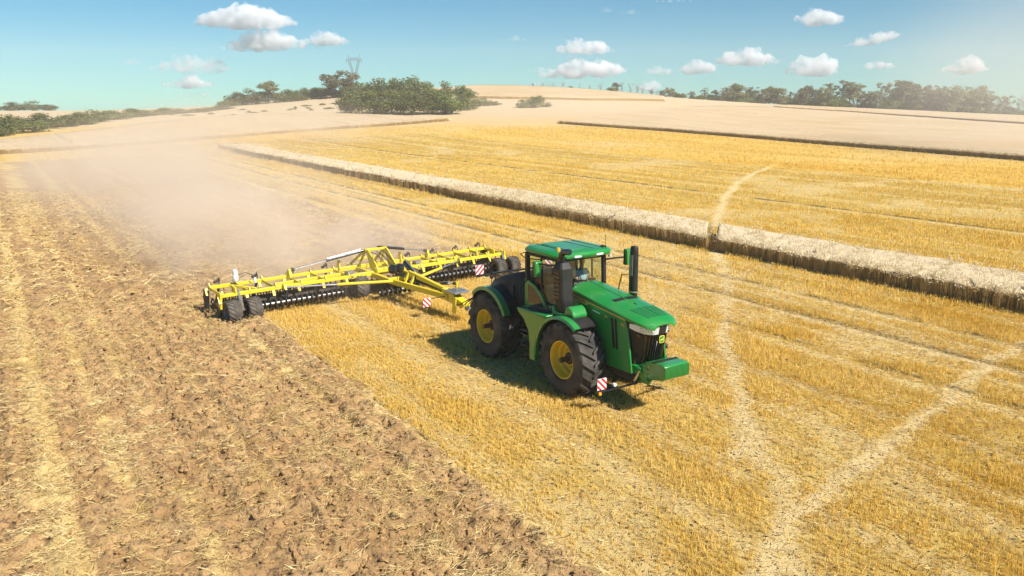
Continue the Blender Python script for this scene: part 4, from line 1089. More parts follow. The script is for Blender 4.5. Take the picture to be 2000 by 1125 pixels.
# middle section: frame, tower, wheels
mb = MB()
for s in (-1, 1): mb.bar((1.4, .62*s, .90), (-2.0, .62*s, .98), .14, .20)
mb.bar((0, -1.6, .98), (0, 1.6, .98), .18, .18); mb.bar((-1.28, -1.6, 1.03), (-1.28, 1.6, 1.03), .18, .18); mb.bar((1.2, -.7, .9), (1.2, .7, .9), .16, .16)
mb.build("centre_frame", YEL, CU, .012)
for s in (-1, 1):
    mb = MB().prism([(-.05, 1.0), (.28, 1.0), (.02, 1.35), (-.52, 1.80), (-.72, 1.86), (-.82, 1.78), (-.66, 1.62), (-.45, 1.1)], *sorted((.40*s, .46*s)))
    mb.bar((-1.25, .52*s, 1.05), (-.74, .46*s, 1.80), .09, .07); mb.bar((-1.95, .60*s, 1.0), (-.80, .44*s, 1.80), .10, .08)
    mb.prism([(-1.35, 1.05), (-1.1, 1.05), (-1.15, 1.45), (-1.3, 1.45)], *sorted((1.42*s, 1.48*s)))
    mb.build("tower_leg", YEL, CU, .012)
MB().bar((-.72, -.5, 1.80), (-.72, .5, 1.80), .10, .10).build("tower_beam", YEL, CU, .01)
MB().bar((-1.55, -.52, 1.32), (-1.5, .52, 1.32), .08, .08).build("tower_beam", YEL, CU, .01)
MB().box((.02, -.55, 1.02), (.32, .5, 1.2)).build("valve_block", YEL, CU, .02)
CT = tyre_mesh("transport_tyre", .52, .56, .26, 18, .026, .045)
rm = MB().lathe([(-.24, .275), (-.255, .26), (-.24, .245), (-.10, .23), (-.06, .16), (-.06, .07), (-.12, .06), (-.12, .001)], 36, 'y'); CRM = rm.mesh("transport_rim", GREY, 30)
for s in (-1, 1):
    w = bpy.data.objects.new("transport_wheel", CT); link(w, CU); w.location = (-.15, 1.18*s, .52); w.rotation_euler = (0, .1, 0 if s < 0 else math.pi)
    link(bpy.data.objects.new("rim", CRM), w)
    mb = MB().bar((-.15, .82*s, .52), (-.75, .75*s, .95), .10, .14); mb.build("wheel_arm", SOILY, CU)
    MB().tube([(.1, 1.55*s, .95), (-.05, 1.52*s, 1.12), (-.25, 1.5*s, 1.08)], .05, 8).build("hinge_pin", GREY, CU)
    MB().box((-.22, 1.58*s-.14, .86), (.05, 1.58*s+.14, 1.18)).build("hinge_block", GREY, CU, .02)
MB().lathe([(-.85, .06), (.85, .06)], 12, 'y', (-.15, 0, .52)).build("axle", SOILY, CU)
# centre cutting roller, discs
ro = MB().lathe([(-.95, .055), (.95, .055)], 14, 'y', (1.05, 0, .42)).build("cutting_roller", STEEL, CU)
for k in range(9): MB().lathe([(-.02, .075), (-.012, .17), (.012, .17), (.02, .075)], 12, 'y', (1.05, -.86+.215*k, .42)).build("ring", CHASSIS, ro)
for y in (-.7, 0, .7): MB().bar((1.0, y, .86), (1.05, y, .44), .03, .09).build("roller_arm", CHASSIS, CU)
for x, ang in ((-.75, .3), (-1.3, -.3)):
    for k in range(10):
        d = bpy.data.objects.new("disc", dme); link(d, CU); d.location = (x, -1.2+.26*k, .24); d.rotation_euler = (0, random.random(), ang)
# folding rams: chrome rod out of a dark barrel
def ram(p, q, r, f, name="folding_ram"):
    p, q = Vector(p), Vector(q); m_ = p.lerp(q, f)
    o = MB().tube([p, m_], r, 12).build(name, BLACK_G, CU)
    MB().tube([p.lerp(q, .04)+Vector((0, 0, r*1.3)), p.lerp(q, f*.96)+Vector((0, 0, r*1.3))], r*.28, 6).build("oil_pipe", STEEL, o)
    MB().tube([m_, q], r*.55, 10).build("rod", STEEL, o)
    MB().tube([q-(q-p).normalized()*.16, q], r*1.1, 10).build("rod_end", CHASSIS, o)
ram((-.78, -.55, 1.78), (-1.15, -3.55, 1.30), .055, .52)
ram((-.74, .10, 1.86), (-1.15, 2.75, 1.34), .055, .52)
for y in (-3.6, 2.8):
    MB().prism([(-1.36, 1.08), (-1.0, 1.08), (-1.1, 1.36), (-1.22, 1.36)], y-.05, y+.05).build("ram_bracket", YEL, CU, .01)
# drawbar: two main beams running together, a raised upper link, ladder pieces
HX = 5.55
for s in (-1, 1): MB().bar((1.3, .52*s, .86), (4.6, .13*s, .80), .13, .20).build("drawbar_beam", YEL, CU, .012)
MB().bar((1.9, -.05, 1.24), (4.35, 0, .98), .16, .20, w2=.12, h2=.14).build("upper_link", YEL, CU, .012)
for s in (-1, 1):
    MB().bar((1.95, .30*s, .9), (1.95, .12*s, 1.26), .10, .07).build("link_post", YEL, CU, .008)
    MB().bar((2.35, .30*s, .88), (2.35, .12*s, 1.20), .10, .07).build("link_post", YEL, CU, .008)
mb = MB().prism([(4.2, .66), (4.2, 1.06), (4.9, .98), (5.1, .86), (HX, .74), (HX, .58), (5.0, .58)], -.15, .15); mb.build("drawbar_nose", YEL, CU, .02)
mb = MB().lathe([(-.06, .11), (.06, .11), (.06, .05), (-.06, .05)], 16, 'z', (HX+.06, 0, .56), closed=True); mb.build("hitch_eye", GREY, CU)
MB().prism([(4.95, .30), (5.15, .30), (5.22, .9), (5.05, .92)], -.24, -.19).build("parking_stand", YEL, CU, .01)
for k in range(5): MB().box((4.62+.13*k, -.28, 1.06), (4.70+.13*k, .34, 1.09)).build("step_plate", STEEL, CU)
MB().box((4.55, -.30, 1.03), (5.28, .36, 1.055)).build("platform", GREY, CU)
ram((1.2, .2, 1.48), (2.45, -.05, 1.12), .11, .85, "tilt_ram")
ram((3.6, .26, 1.06), (4.5, .30, 1.22), .05, .5, "leveling_ram")
MB().bar((4.5, .30, 1.0), (4.52, .30, 1.28), .06, .10).build("ram_post", YEL, CU, .008)
# hydraulic accumulators
for y in (-.10, .22):
    MB().lathe([(-.16, .001), (-.14, .12), (-.05, .19), (.05, .19), (.14, .12), (.16, .001)], 18, 'x', (.75, y, 1.20)).build("accumulator", BLACK_G, CU)
# diagonal stays out to the wings
for s, yq in ((-1, -4.4), (1, 3.6)):
    p = Vector((1.55, .60*s, .92)); q = Vector((.12, yq, .98)); m_ = p.lerp(q, .52)
    st_ = MB().tube([p, m_], .055, 10).build("stay", YEL, CU); MB().tube([m_, q], .032, 8).build("stay_rod", STEEL, st_)
    MB().prism([(.05, .92), (.30, .92), (.2, 1.1), (.05, 1.1)], yq-.04, yq+.04).build("stay_bracket", YEL, CU)
for k in range(4):
    y = -.2+.1*k
    MB().tube([(1.2, y, 1.1), (2.2, y*.8, 1.02), (3.4, y*.6, .98), (4.6, y*.5, .90+.05*k), (5.3, y, .62-.1*(k % 2)), (5.9, y, .95), (6.4, y*.6, 1.2)], .018, 6).build("hose", BLACK, CU)
for k in range(3): MB().tube([(-.7, -.3+.3*k, 1.7), (.0, -.4+.3*k, 1.75-.1*k), (.5, -.2+.2*k, 1.3)], .018, 6).build("hose", BLACK, CU)
a = MB().tube([(4.55, -.15, .82), (4.2, -.62, .74)], .016, 6).build("board_arm", BLACK, CU)
board(a, (4.2, -.80, .62), .32, .32, flip=-1)
# ================================================================== standing wheat
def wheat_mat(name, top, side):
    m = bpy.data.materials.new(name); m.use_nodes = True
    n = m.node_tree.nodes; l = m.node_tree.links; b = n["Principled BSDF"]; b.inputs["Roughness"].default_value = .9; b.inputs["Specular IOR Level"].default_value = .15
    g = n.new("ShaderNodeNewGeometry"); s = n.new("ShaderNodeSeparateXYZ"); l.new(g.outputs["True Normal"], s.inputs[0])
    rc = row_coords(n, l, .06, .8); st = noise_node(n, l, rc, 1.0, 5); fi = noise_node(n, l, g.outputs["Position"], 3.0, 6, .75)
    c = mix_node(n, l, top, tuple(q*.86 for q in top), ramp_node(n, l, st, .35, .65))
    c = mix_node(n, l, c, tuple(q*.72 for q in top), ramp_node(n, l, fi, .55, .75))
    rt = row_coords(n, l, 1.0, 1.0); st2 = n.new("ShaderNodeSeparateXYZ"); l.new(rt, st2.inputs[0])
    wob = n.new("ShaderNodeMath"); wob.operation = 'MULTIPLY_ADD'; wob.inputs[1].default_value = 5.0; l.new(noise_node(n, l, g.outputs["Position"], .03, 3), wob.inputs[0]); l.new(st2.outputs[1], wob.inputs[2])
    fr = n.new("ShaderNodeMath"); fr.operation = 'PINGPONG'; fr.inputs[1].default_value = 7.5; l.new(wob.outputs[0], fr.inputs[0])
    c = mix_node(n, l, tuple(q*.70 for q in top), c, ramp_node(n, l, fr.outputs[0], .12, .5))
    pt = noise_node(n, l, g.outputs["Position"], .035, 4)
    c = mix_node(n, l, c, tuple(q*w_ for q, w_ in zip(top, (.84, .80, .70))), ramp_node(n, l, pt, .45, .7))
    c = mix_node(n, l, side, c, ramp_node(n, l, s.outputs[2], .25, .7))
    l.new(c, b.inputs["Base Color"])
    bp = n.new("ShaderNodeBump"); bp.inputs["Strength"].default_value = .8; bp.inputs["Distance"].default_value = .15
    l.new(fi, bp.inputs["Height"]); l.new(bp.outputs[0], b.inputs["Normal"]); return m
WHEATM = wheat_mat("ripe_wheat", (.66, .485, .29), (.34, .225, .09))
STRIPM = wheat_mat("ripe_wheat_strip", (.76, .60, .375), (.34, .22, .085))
def wheat_block(name, front, back, label, h=.72, nc=160, nr=24, jit=.25, m=None):
    """standing crop between two edges given as places on the ground"""
    def samp(P, t):
        P = np.array(P); s = np.linspace(0, 1, len(P)); return np.stack([np.interp(t, s, P[:, 0]), np.interp(t, s, P[:, 1])], 1)
    t = np.linspace(0, 1, nc); A = samp(front, t); B = samp(back, t)
    A = A+(RNG.random(A.shape)-.5)*jit
    rows = [(A, 0.0), (A+(B-A)*.0005, h*.86)]
    for k in range(nr): rows.append((A+(B-A)*(.002+.996*k/(nr-1)), h))
    rows.append((B, 0.0))
    V = []
    for P, hh in rows:
        z = H(P[:, 0], P[:, 1])+hh+(.13*(fbm(P[:, 0]*1.3, P[:, 1]*1.3, 3, 8)-.5) if hh else 0)
        z[0] = H(P[0, 0], P[0, 1]); z[-1] = H(P[-1, 0], P[-1, 1])
        V.append(np.stack([P[:, 0], P[:, 1], z], 1))
    n = len(rows); V = np.concatenate(V)
    F = grid_faces(n, nc)
    ends = []
    for j in (0, nc-1):
        for i in range(n-1): pass
    o = link(bpy.data.objects.new(name, np_mesh(name, V, F, m or WHEATM, False)))
    return tag(o, label, "wheat", None, "stuff")
def gp(*pp): return [tuple(ground_at(*p)[:2]) for p in pp]
# strip between the stubbles, near the tractor
ga, gb = ground_at(1394, 488), ground_at(1397, 449)
(gu0, gv0), (gu1, gv1) = w2uv(ga[0], ga[1]), w2uv(gb[0], gb[1])
def gap_u(v): return gu0+(gu1-gu0)*(v-gv0)/(gv1-gv0)          # the game trail crosses the strip here
def strip_edges(side):
    out = []
    for V_, ph, fq in ((WHEAT_V0, 0, .21), (WHEAT_V1, 1, .17)):
        us = np.linspace(20, gap_u(V_)+.26, 40) if side > 0 else np.linspace(gap_u(V_)-.26, WHEAT_U0, 60)
        out.append([uv2w(u, V_+.12*math.sin(u*fq+ph)) for u in us])
    return out
f, k = strip_edges(1)
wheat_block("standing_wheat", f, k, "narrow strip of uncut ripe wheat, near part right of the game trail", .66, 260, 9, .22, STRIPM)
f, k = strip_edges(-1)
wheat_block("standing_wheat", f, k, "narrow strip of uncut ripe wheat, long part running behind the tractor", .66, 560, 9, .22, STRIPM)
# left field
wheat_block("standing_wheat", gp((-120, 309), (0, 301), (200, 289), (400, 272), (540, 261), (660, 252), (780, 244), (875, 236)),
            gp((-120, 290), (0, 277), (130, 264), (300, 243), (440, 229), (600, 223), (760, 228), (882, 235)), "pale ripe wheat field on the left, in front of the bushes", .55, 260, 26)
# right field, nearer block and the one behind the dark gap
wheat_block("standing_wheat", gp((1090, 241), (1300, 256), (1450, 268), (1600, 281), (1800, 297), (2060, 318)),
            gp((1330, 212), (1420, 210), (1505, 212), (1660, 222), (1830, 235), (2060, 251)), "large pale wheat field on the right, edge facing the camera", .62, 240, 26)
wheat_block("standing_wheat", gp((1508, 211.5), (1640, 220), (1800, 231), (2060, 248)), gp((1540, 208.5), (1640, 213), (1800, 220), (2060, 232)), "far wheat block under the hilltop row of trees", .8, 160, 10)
# crop on the crown of the hill
wheat_block("standing_wheat", gp((905, 192), (1000, 193), (1150, 196), (1300, 198)), gp((905, 170.5), (1000, 170), (1150, 177.5), (1300, 191.5)), "pale wheat on the crown of the hill", .8, 120, 12)
# stalks and ears on the near strip
EARS = blade_mat("wheat_ears", (.82, .66, .40), (.95, .83, .60))
STALK = blade_mat("wheat_stalks", (.42, .27, .09), (.60, .42, .17))
def wheat_tuft(k, nb, h, sp_, w):
    a = []; e = []
    for i in range(nb):
        t = random.uniform(0, 6.283); r = sp_*math.sqrt(random.random()); bx, by = r*math.cos(t), r*math.sin(t)
        ln = random.uniform(.02, .16); t2 = random.uniform(0, 6.283); hh = h*random.uniform(.85, 1.08)
        tx, ty = bx+ln*math.cos(t2), by+ln*math.sin(t2)
        a.append(((bx, by, 0), (tx, ty, hh), w))
        e.append(((tx, ty, hh-.01), (tx+.07*math.cos(t2), ty+.07*math.sin(t2), hh+random.uniform(-.01, .08)), w*2.2))
    m1 = blades("wt", a, STALK); m2 = blades("we", e, EARS)
    bm = bmesh.new(); bm.from_mesh(m1); n1 = len(bm.faces); bm.from_mesh(m2); bm.faces.ensure_lookup_table()
    for q in range(n1, len(bm.faces)): bm.faces[q].material_index = 1
    me = bpy.data.meshes.new("wheat_tuft_%d" % k); bm.to_mesh(me); bm.free(); me.materials.append(STALK); me.materials.append(EARS); return me
WT = [wheat_tuft(i, 10, .74, .10, .012) for i in range(5)]
WTF = [wheat_tuft(10+i, 8, .76, .22, .03) for i in range(3)]
for u0, u1, du, protos, lab in ((-42, 18, .17, WT, "single stalks and ears along the uncut strip"), (-116, -42, .5, WTF, "farther stalks and ears along the uncut strip")):
    U, Vv, X, Y = pts_uv(u0, u1, WHEAT_V0-.12, WHEAT_V1+.1, du, du, du*.5, du*.5)
    k = in_view(X, Y, 0, .05, 3) & (RNG.random(len(X)) < np.where(Vv < WHEAT_V0+.35, 1.0, .16)) & (np.abs(U-gap_u(Vv)) > .24)
    U, Vv, X, Y = U[k], Vv[k], X[k], Y[k]
    put("wheat_stalks", lab, "wheat", U, Vv, X, Y, H(X, Y), np.full(len(X), 1.0), protos, .07)
# ragged edge of the far crops
for px0, px1, P, lab in (((-40), 875, [(-120, 309), (0, 301), (200, 289), (400, 272), (540, 261), (660, 252), (780, 244), (875, 236)], "stalks at the edge of the left wheat field"),
                         (1090, 2050, [(1090, 241), (1300, 256), (1450, 268), (1600, 281), (1800, 297), (2060, 318)], "stalks at the edge of the right wheat field")):
    xs = np.arange(px0, px1, .55); ys = np.interp(xs, [p[0] for p in P], [p[1] for p in P])
    Q = np.array([ground_at(a, b_)[:2] for a, b_ in zip(xs[::6], ys[::6])])
    X = np.interp(np.arange(len(xs)), np.arange(0, len(xs), 6), Q[:, 0])+RNG.normal(0, .15, len(xs)); Y = np.interp(np.arange(len(xs)), np.arange(0, len(xs), 6), Q[:, 1])+RNG.normal(0, .2, len(xs))
    put("wheat_stalks", lab, "wheat", None, None, X, Y, H(X, Y), np.full(len(X), .86), WTF, .08)

# ================================================================== bushes and trees
def leaf_mat(name, a, b_):
    m = bpy.data.materials.new(name); m.use_nodes = True
    n = m.node_tree.nodes; l = m.node_tree.links; b = n["Principled BSDF"]; b.inputs["Roughness"].default_value = .7; b.inputs["Specular IOR Level"].default_value = .2
    at = n.new("ShaderNodeAttribute"); at.attribute_name = "shade"
    oi = n.new("ShaderNodeObjectInfo")
    c = mix_node(n, l, a, b_, at.outputs["Fac"])
    hs = n.new("ShaderNodeHueSaturation"); l.new(c, hs.inputs["Color"])
    r = n.new("ShaderNodeMapRange"); r.inputs[3].default_value = .75; r.inputs[4].default_value = 1.25; l.new(oi.outputs["Random"], r.inputs[0]); l.new(r.outputs[0], hs.inputs["Value"])
    r2 = n.new("ShaderNodeMapRange"); r2.inputs[3].default_value = .485; r2.inputs[4].default_value = .51; l.new(oi.outputs["Random"], r2.inputs[0]); l.new(r2.outputs[0], hs.inputs["Hue"])
    l.new(hs.outputs[0], b.inputs["Base Color"])
    t = n.new("ShaderNodeBsdfTranslucent"); l.new(hs.outputs[0], t.inputs[0])
    mx = n.new("ShaderNodeMixShader"); mx.inputs[0].default_value = .35
    l.new(b.outputs[0], mx.inputs[1]); l.new(t.outputs[0], mx.inputs[2]); l.new(mx.outputs[0], n["Material Output"].inputs[0]); return m
LEAF = leaf_mat("bush_leaves", (.10, .13, .035), (.25, .27, .085))
LEAF2 = leaf_mat("tree_leaves", (.15, .155, .07), (.31, .295, .15))
BARK = mat("bark", (.13, .10, .075), .95, var=.4, vscale=3)
DRYM = mat("dead_wood", (.20, .17, .14), .95, var=.3, vscale=3)
def crown_mesh(name, clumps, nleaf, size, m, seed):
    """leaves spread through the clumps; clumps: (centre, radii)"""
    r = np.random.default_rng(seed); V = []; F = []; A = []
    wts = np.array([c[1][0]*c[1][1]+c[1][2]*c[1][0] for c in clumps]); wts /= wts.sum()
    for ci, (c, rad) in enumerate(clumps):
        k = max(8, int(nleaf*wts[ci])); base = r.uniform(.1, .9)
        d = r.normal(size=(k, 3)); d /= np.linalg.norm(d, axis=1)[:, None]
        rr = r.random(k)**.33*r.uniform(.82, 1.12, k)
        P = np.array(c)+d*rr[:, None]*np.array(rad)
        nn = d+r.normal(0, .55, (k, 3)); nn /= np.linalg.norm(nn, axis=1)[:, None]
        t1 = np.cross(nn, r.normal(size=(k, 3))); t1 /= np.linalg.norm(t1, axis=1)[:, None]; t2 = np.cross(nn, t1)
        s = size*r.uniform(.55, 1.3, k)[:, None]
        o = len(V)*0
        q = np.stack([P-t1*s*.5, P+t2*s*.36, P+t1*s*.5, P-t2*s*.36], 1)
        V.append(q.reshape(-1, 3)); A.append(np.repeat(np.clip(base+r.normal(0, .22, k), 0, 1), 4))
    V = np.concatenate(V); F = np.arange(len(V)).reshape(-1, 4)
    V[:, 2] = np.maximum(V[:, 2], .02)
    return np_mesh(name, V, F, m, False, {"shade": np.concatenate(A)})
def wood(name, h, r0, limbs, m, seed, spread=.5, start=.3, fork=2):
    r = random.Random(seed); mb = MB()
    def grow(p, d, L, rad, lev):
        pts = [p]; q = Vector(p); dd = Vector(d)
        for i in range(3):
            dd = (dd+Vector((r.uniform(-.18, .18), r.uniform(-.18, .18), r.uniform(-.02, .12)))).normalized(); q = q+dd*L/3; pts.append(q.copy())
        mb.tube(pts, rad, 5, r2=rad*.45)
        if lev > 0:
            for k in range(fork+1):
                t = r.uniform(.45, 1); a = r.uniform(0, 6.283); base = Vector(p).lerp(q, t)
                nd = (dd*.7+Vector((math.cos(a)*.6, math.sin(a)*.6, r.uniform(.1, .5)))).normalized(); grow(base, nd, L*r.uniform(.45, .65), rad*.5, lev-1)
    trunk = Vector((0, 0, -.3)); top = Vector((r.uniform(-.05, .05)*h, r.uniform(-.05, .05)*h, h*.55))
    mb.tube([trunk, trunk.lerp(top, .5)+Vector((.02*h*r.uniform(-1, 1), 0, 0)), top], r0, 6, r2=r0*.5)
    for k in range(limbs):
        t = r.uniform(start, 1); a = 6.283*k/limbs+r.uniform(-.4, .4); b_ = trunk.lerp(top, t)
        d = Vector((math.cos(a)*spread, math.sin(a)*spread, r.uniform(.6, 1.1))).normalized(); grow(b_, d, h*r.uniform(.28, .45), r0*.45, 1 if m is BARK else 2)
    return mb.mesh(name, m, 60)
def dome(n, seed, tall=1.0):
    """clumps of a bush of unit height and unit width"""
    r = random.Random(seed); c = []
    for i in range(n):
        a = r.uniform(0, 6.283); q = math.sqrt(r.random())*.36; hh = (1-(q/.5)**2)
        s = r.uniform(.13, .23); c.append(((q*math.cos(a), q*math.sin(a), r.uniform(.12, .82)*hh*tall), (s, s, s*r.uniform(.7, 1.1))))
    c.append(((0, 0, .30), (.36, .36, .28))); return c
def roundtree(n, seed):
    r = random.Random(seed); c = []
    for i in range(n):
        a = r.uniform(0, 6.283); z = r.uniform(.10, .94); q = math.sqrt(r.random())*.38*math.sin(math.pi*min(1, max(.22, (z-.02)/1.0)))**.6
        s = r.uniform(.09, .17); c.append(((q*math.cos(a), q*math.sin(a), z), (s, s, s*.8)))
    return c
def thin(n, seed):
    r = random.Random(seed); c = []
    for i in range(n):
        a = r.uniform(0, 6.283); z = r.uniform(.35, .97); q = r.random()*.30
        s = r.uniform(.05, .11); c.append(((q*math.cos(a), q*math.sin(a), z), (s, s, s*.7)))
    return c
BUSH = [(crown_mesh("foliage", dome(20, i), 2600, .06, LEAF, i), wood("stems", .8, .02, 4, BARK, i, .6)) for i in range(5)]
TREE = [(crown_mesh("crown", roundtree(36, 20+i), 2600, .058, LEAF2, 20+i), wood("trunk", 1.0, .028, 6, BARK, 20+i, .5)) for i in range(5)]
THIN = [(crown_mesh("crown", thin(26, 40+i), 900, .05, LEAF2, 40+i), wood("trunk", 1.0, .022, 7, BARK, 40+i, .45)) for i in range(4)]
BARE = [(None, wood("branches", 1.0, .02, 7, DRYM, 60+i, .4, .2, 3)) for i in range(3)]
ONES = "first second third fourth fifth sixth seventh eighth ninth tenth eleventh twelfth thirteenth fourteenth fifteenth sixteenth seventeenth eighteenth nineteenth twentieth".split()
def ordinal(i):
    if i < 20: return ONES[i]
    t, u = divmod(i+1, 10)
    tens = ["", "", "twenty", "thirty", "forty", "fifty", "sixty", "seventy", "eighty", "ninety"][t]
    return tens+"-"+ONES[u-1] if u else {"twenty": "twentieth", "thirty": "thirtieth", "forty": "fortieth", "fifty": "fiftieth", "sixty": "sixtieth", "seventy": "seventieth", "eighty": "eightieth", "ninety": "ninetieth"}[tens]
def plant(kind, x, y, hgt, wid, label, cat, group, i):
    pool = {"bush": BUSH, "tree": TREE, "thin": THIN, "bare": BARE}[kind]; crown, stem = pool[i % len(pool)]
    nm = {"bush": "bush", "tree": "broadleaf_tree", "thin": "sparse_tree", "bare": "bare_tree"}[kind]
    t = thing(nm, label, cat, (x, y, float(H(x, y))-.1), random.uniform(0, 6.28), group)
    for n_, me in (("foliage" if kind == "bush" else "crown", crown), ("stems" if kind == "bush" else "trunk", stem)):
        if me is None: continue
        o = bpy.data.objects.new(n_, me); link(o, t); o.scale = (wid, wid, hgt)
    return t
def by_px(px, py, hpx, wpx, far=420.0):
    g = ground_at(px, py, 0, far); d = math.hypot(g[0], g[1]); return g[0], g[1], hpx*d/FPX, wpx*d/FPX
def behind(px, dist, hpx, wpx):
    x = (px-1000)/FPX*dist*.975; return x, dist, hpx*dist/FPX, wpx*dist/FPX
cnt = 0
front = [(688, 221, 40, 58), (724, 221.5, 46, 64), (766, 222, 44, 66), (806, 222, 48, 70), (846, 222, 46, 64), (884, 222, 44, 62), (914, 214, 40, 48), (946, 206, 16, 34)]
for i, (a, b_, h_, w_) in enumerate(front):
    x, y, hh, ww = by_px(a, b_, h_*1.08, w_*1.15); plant("bush", x, y, hh, ww, "dense olive bush, %s from the left in the front row of the thicket" % ordinal(i), "bush", "bushes of the thicket", i)
back = [(705, 200, 34, 56), (740, 198, 46, 58), (775, 199, 40, 52), (800, 197, 48, 60), (835, 200, 36, 52), (868, 198, 34, 46), (902, 196, 30, 44)]
for i, (a, b_, h_, w_) in enumerate(back):
    x, y, hh, ww = by_px(a, b_, h_*1.1, w_*1.15, 330); plant("bush", x, y, hh*1.15, ww, "grey-green tree or tall bush, %s from the left in the back row of the thicket" % ordinal(i), "bush", "back row of the thicket", i+2)
hill = [("bush", 462, 206, 26, 46), ("bush", 492, 204, 30, 44), ("tree", 524, 202, 36, 64), ("bush", 566, 198, 24, 40), ("bush", 545, 199, 22, 44), ("bush", 600, 194, 26, 44), ("bush", 628, 191, 24, 40), ("tree", 668, 190, 44, 84), ("bush", 648, 190, 24, 44), ("bush", 508, 202, 24, 44), ("bush", 578, 197, 20, 44), ("bush", 614, 193, 22, 44), ("bush", 684, 189, 30, 50), ("bush", 445, 208, 14, 40)]
for i, (kd, a, b_, h_, w_) in enumerate(sorted(hill, key=lambda q: q[1])):
    x, y, hh, ww = by_px(a, b_, h_*1.1, w_*1.1, 345); plant(kd, x, y, hh, ww, "dusty %s on the slope left of the thicket, %s from the left" % ("tree" if kd != "bush" else "bush", ordinal(i)), "tree" if kd != "bush" else "bush", "trees on the left slope", i)
lone = [(1042, 209, 27, 44, "rounded lone bush standing right of the thicket"), (1022, 210, 17, 28, "low bush against the left of the lone rounded bush"), (1068, 208, 9, 26, "very low shrub against the right of the lone rounded bush"),
        (577, 214, 9, 6, "tiny dark shrub alone on the dry slope"), (968, 205, 8, 24, "low shrub between the thicket and the lone bush")]
for i, (a, b_, h_, w_, lb) in enumerate(lone):
    x, y, hh, ww = by_px(a, b_, h_*1.1, w_*1.1, 360); plant("bush", x, y, hh, ww, lb, "bush", None, i)
hedge = [(-30, 266, 40, 70), (10, 262, 36, 62), (45, 258, 33, 56), (84, 251, 30, 54), (120, 247, 27, 50), (155, 243, 25, 48), (190, 238, 24, 46), (222, 233, 21, 44), (255, 229, 18, 44), (290, 226, 15, 44), (322, 223, 14, 44), (354, 221, 10, 44), (392, 218, 8, 44), (425, 214, 8, 44)]
for i, (a, b_, h_, w_) in enumerate(hedge):
    x, y, hh, ww = by_px(a, b_, h_*1.0, w_*1.45, 350); plant("bush", x, y, hh, ww, "green hedge bush beside the left wheat field, %s from the left edge" % ordinal(i), "bush", "hedge on the left", i+1)
for i, (a, h_, w_) in enumerate(((-10, 16, 60), (25, 20, 50), (62, 22, 55), (95, 16, 40))):
    x, y, hh, ww = behind(a, 385, h_, w_); plant("bush", x, y, hh, ww, "dark far bush on the left skyline, %s from the left edge" % ordinal(i), "bush", "bushes on the left skyline", i)
for k, a in enumerate(sorted(330+random.random()*330 for _ in range(18))):
    b_ = 232-(a-330)*.07+random.uniform(-9, 3)
    x, y, hh, ww = by_px(a, b_, random.uniform(2.5, 5), random.uniform(10, 26), 350)
    plant("bush", x, y, hh, ww, "low dry shrub on the pale slope below the left trees, %s from the left" % ordinal(k), "shrub", "dry shrubs on the slope", k)
row = []
rr = random.Random(5)
hp = [(1040, 9), (1100, 12), (1150, 14), (1190, 27), (1210, 34), (1235, 26), (1270, 14), (1300, 18), (1320, 30), (1350, 22), (1400, 30), (1430, 38), (1460, 36), (1500, 44), (1530, 40), (1560, 36), (1610, 50), (1645, 60), (1670, 54), (1700, 44), (1740, 64), (1780, 58), (1820, 52), (1870, 56), (1900, 58), (1940, 46), (1970, 50), (2010, 40)]
px = 1040.0
while px < 2030:
    h_ = float(np.interp(px, [q[0] for q in hp], [q[1] for q in hp]))*rr.uniform(.72, 1.1)
    if px < 1175: kd = rr.choice(["bare", "bare", "thin", "bush"]); step = rr.uniform(12, 22)
    elif px < 1380: kd = rr.choice(["tree", "bare", "thin", "bush"]); step = rr.uniform(9, 18)
    elif px > 1920: kd = rr.choice(["bare", "bare", "thin", "bush"]); step = rr.uniform(9, 15)
    else: kd = rr.choice(["tree", "tree", "thin", "bush", "thin"]); step = rr.uniform(7, 12)
    if kd == "bush": h_ *= .62
    if kd == "bare": h_ *= 1.05
    row.append((px, kd, h_)); px += step
for i, (a, kd, h_) in enumerate(row):
    x, y, hh, ww = behind(a, 372+rr.uniform(-6, 14), h_*.86, h_*(1.4 if kd == "bush" else 1.1)*rr.uniform(.85, 1.2))
    what = {"tree": "leafy tree", "thin": "sparse thin-crowned tree", "bare": "leafless tree", "bush": "low bush"}[kd]
    plant(kd, x, y, hh, ww, "%s, %s from the left in the hilltop row" % (what, ordinal(i)), "bush" if kd == "bush" else "tree", "hilltop row on the right", i)
# undergrowth joining the row
U_ = []
for k in range(26):
    a = 1370+k*26+rr.uniform(-6, 6)
    x, y, hh, ww = behind(a, 378+rr.uniform(-3, 8), rr.uniform(12, 20), rr.uniform(34, 50)); plant("bush", x, y, hh, ww, "brush at the foot of the hilltop row of trees, %s clump from the left" % ordinal(k), "bush", "brush under the hilltop row", k+3)

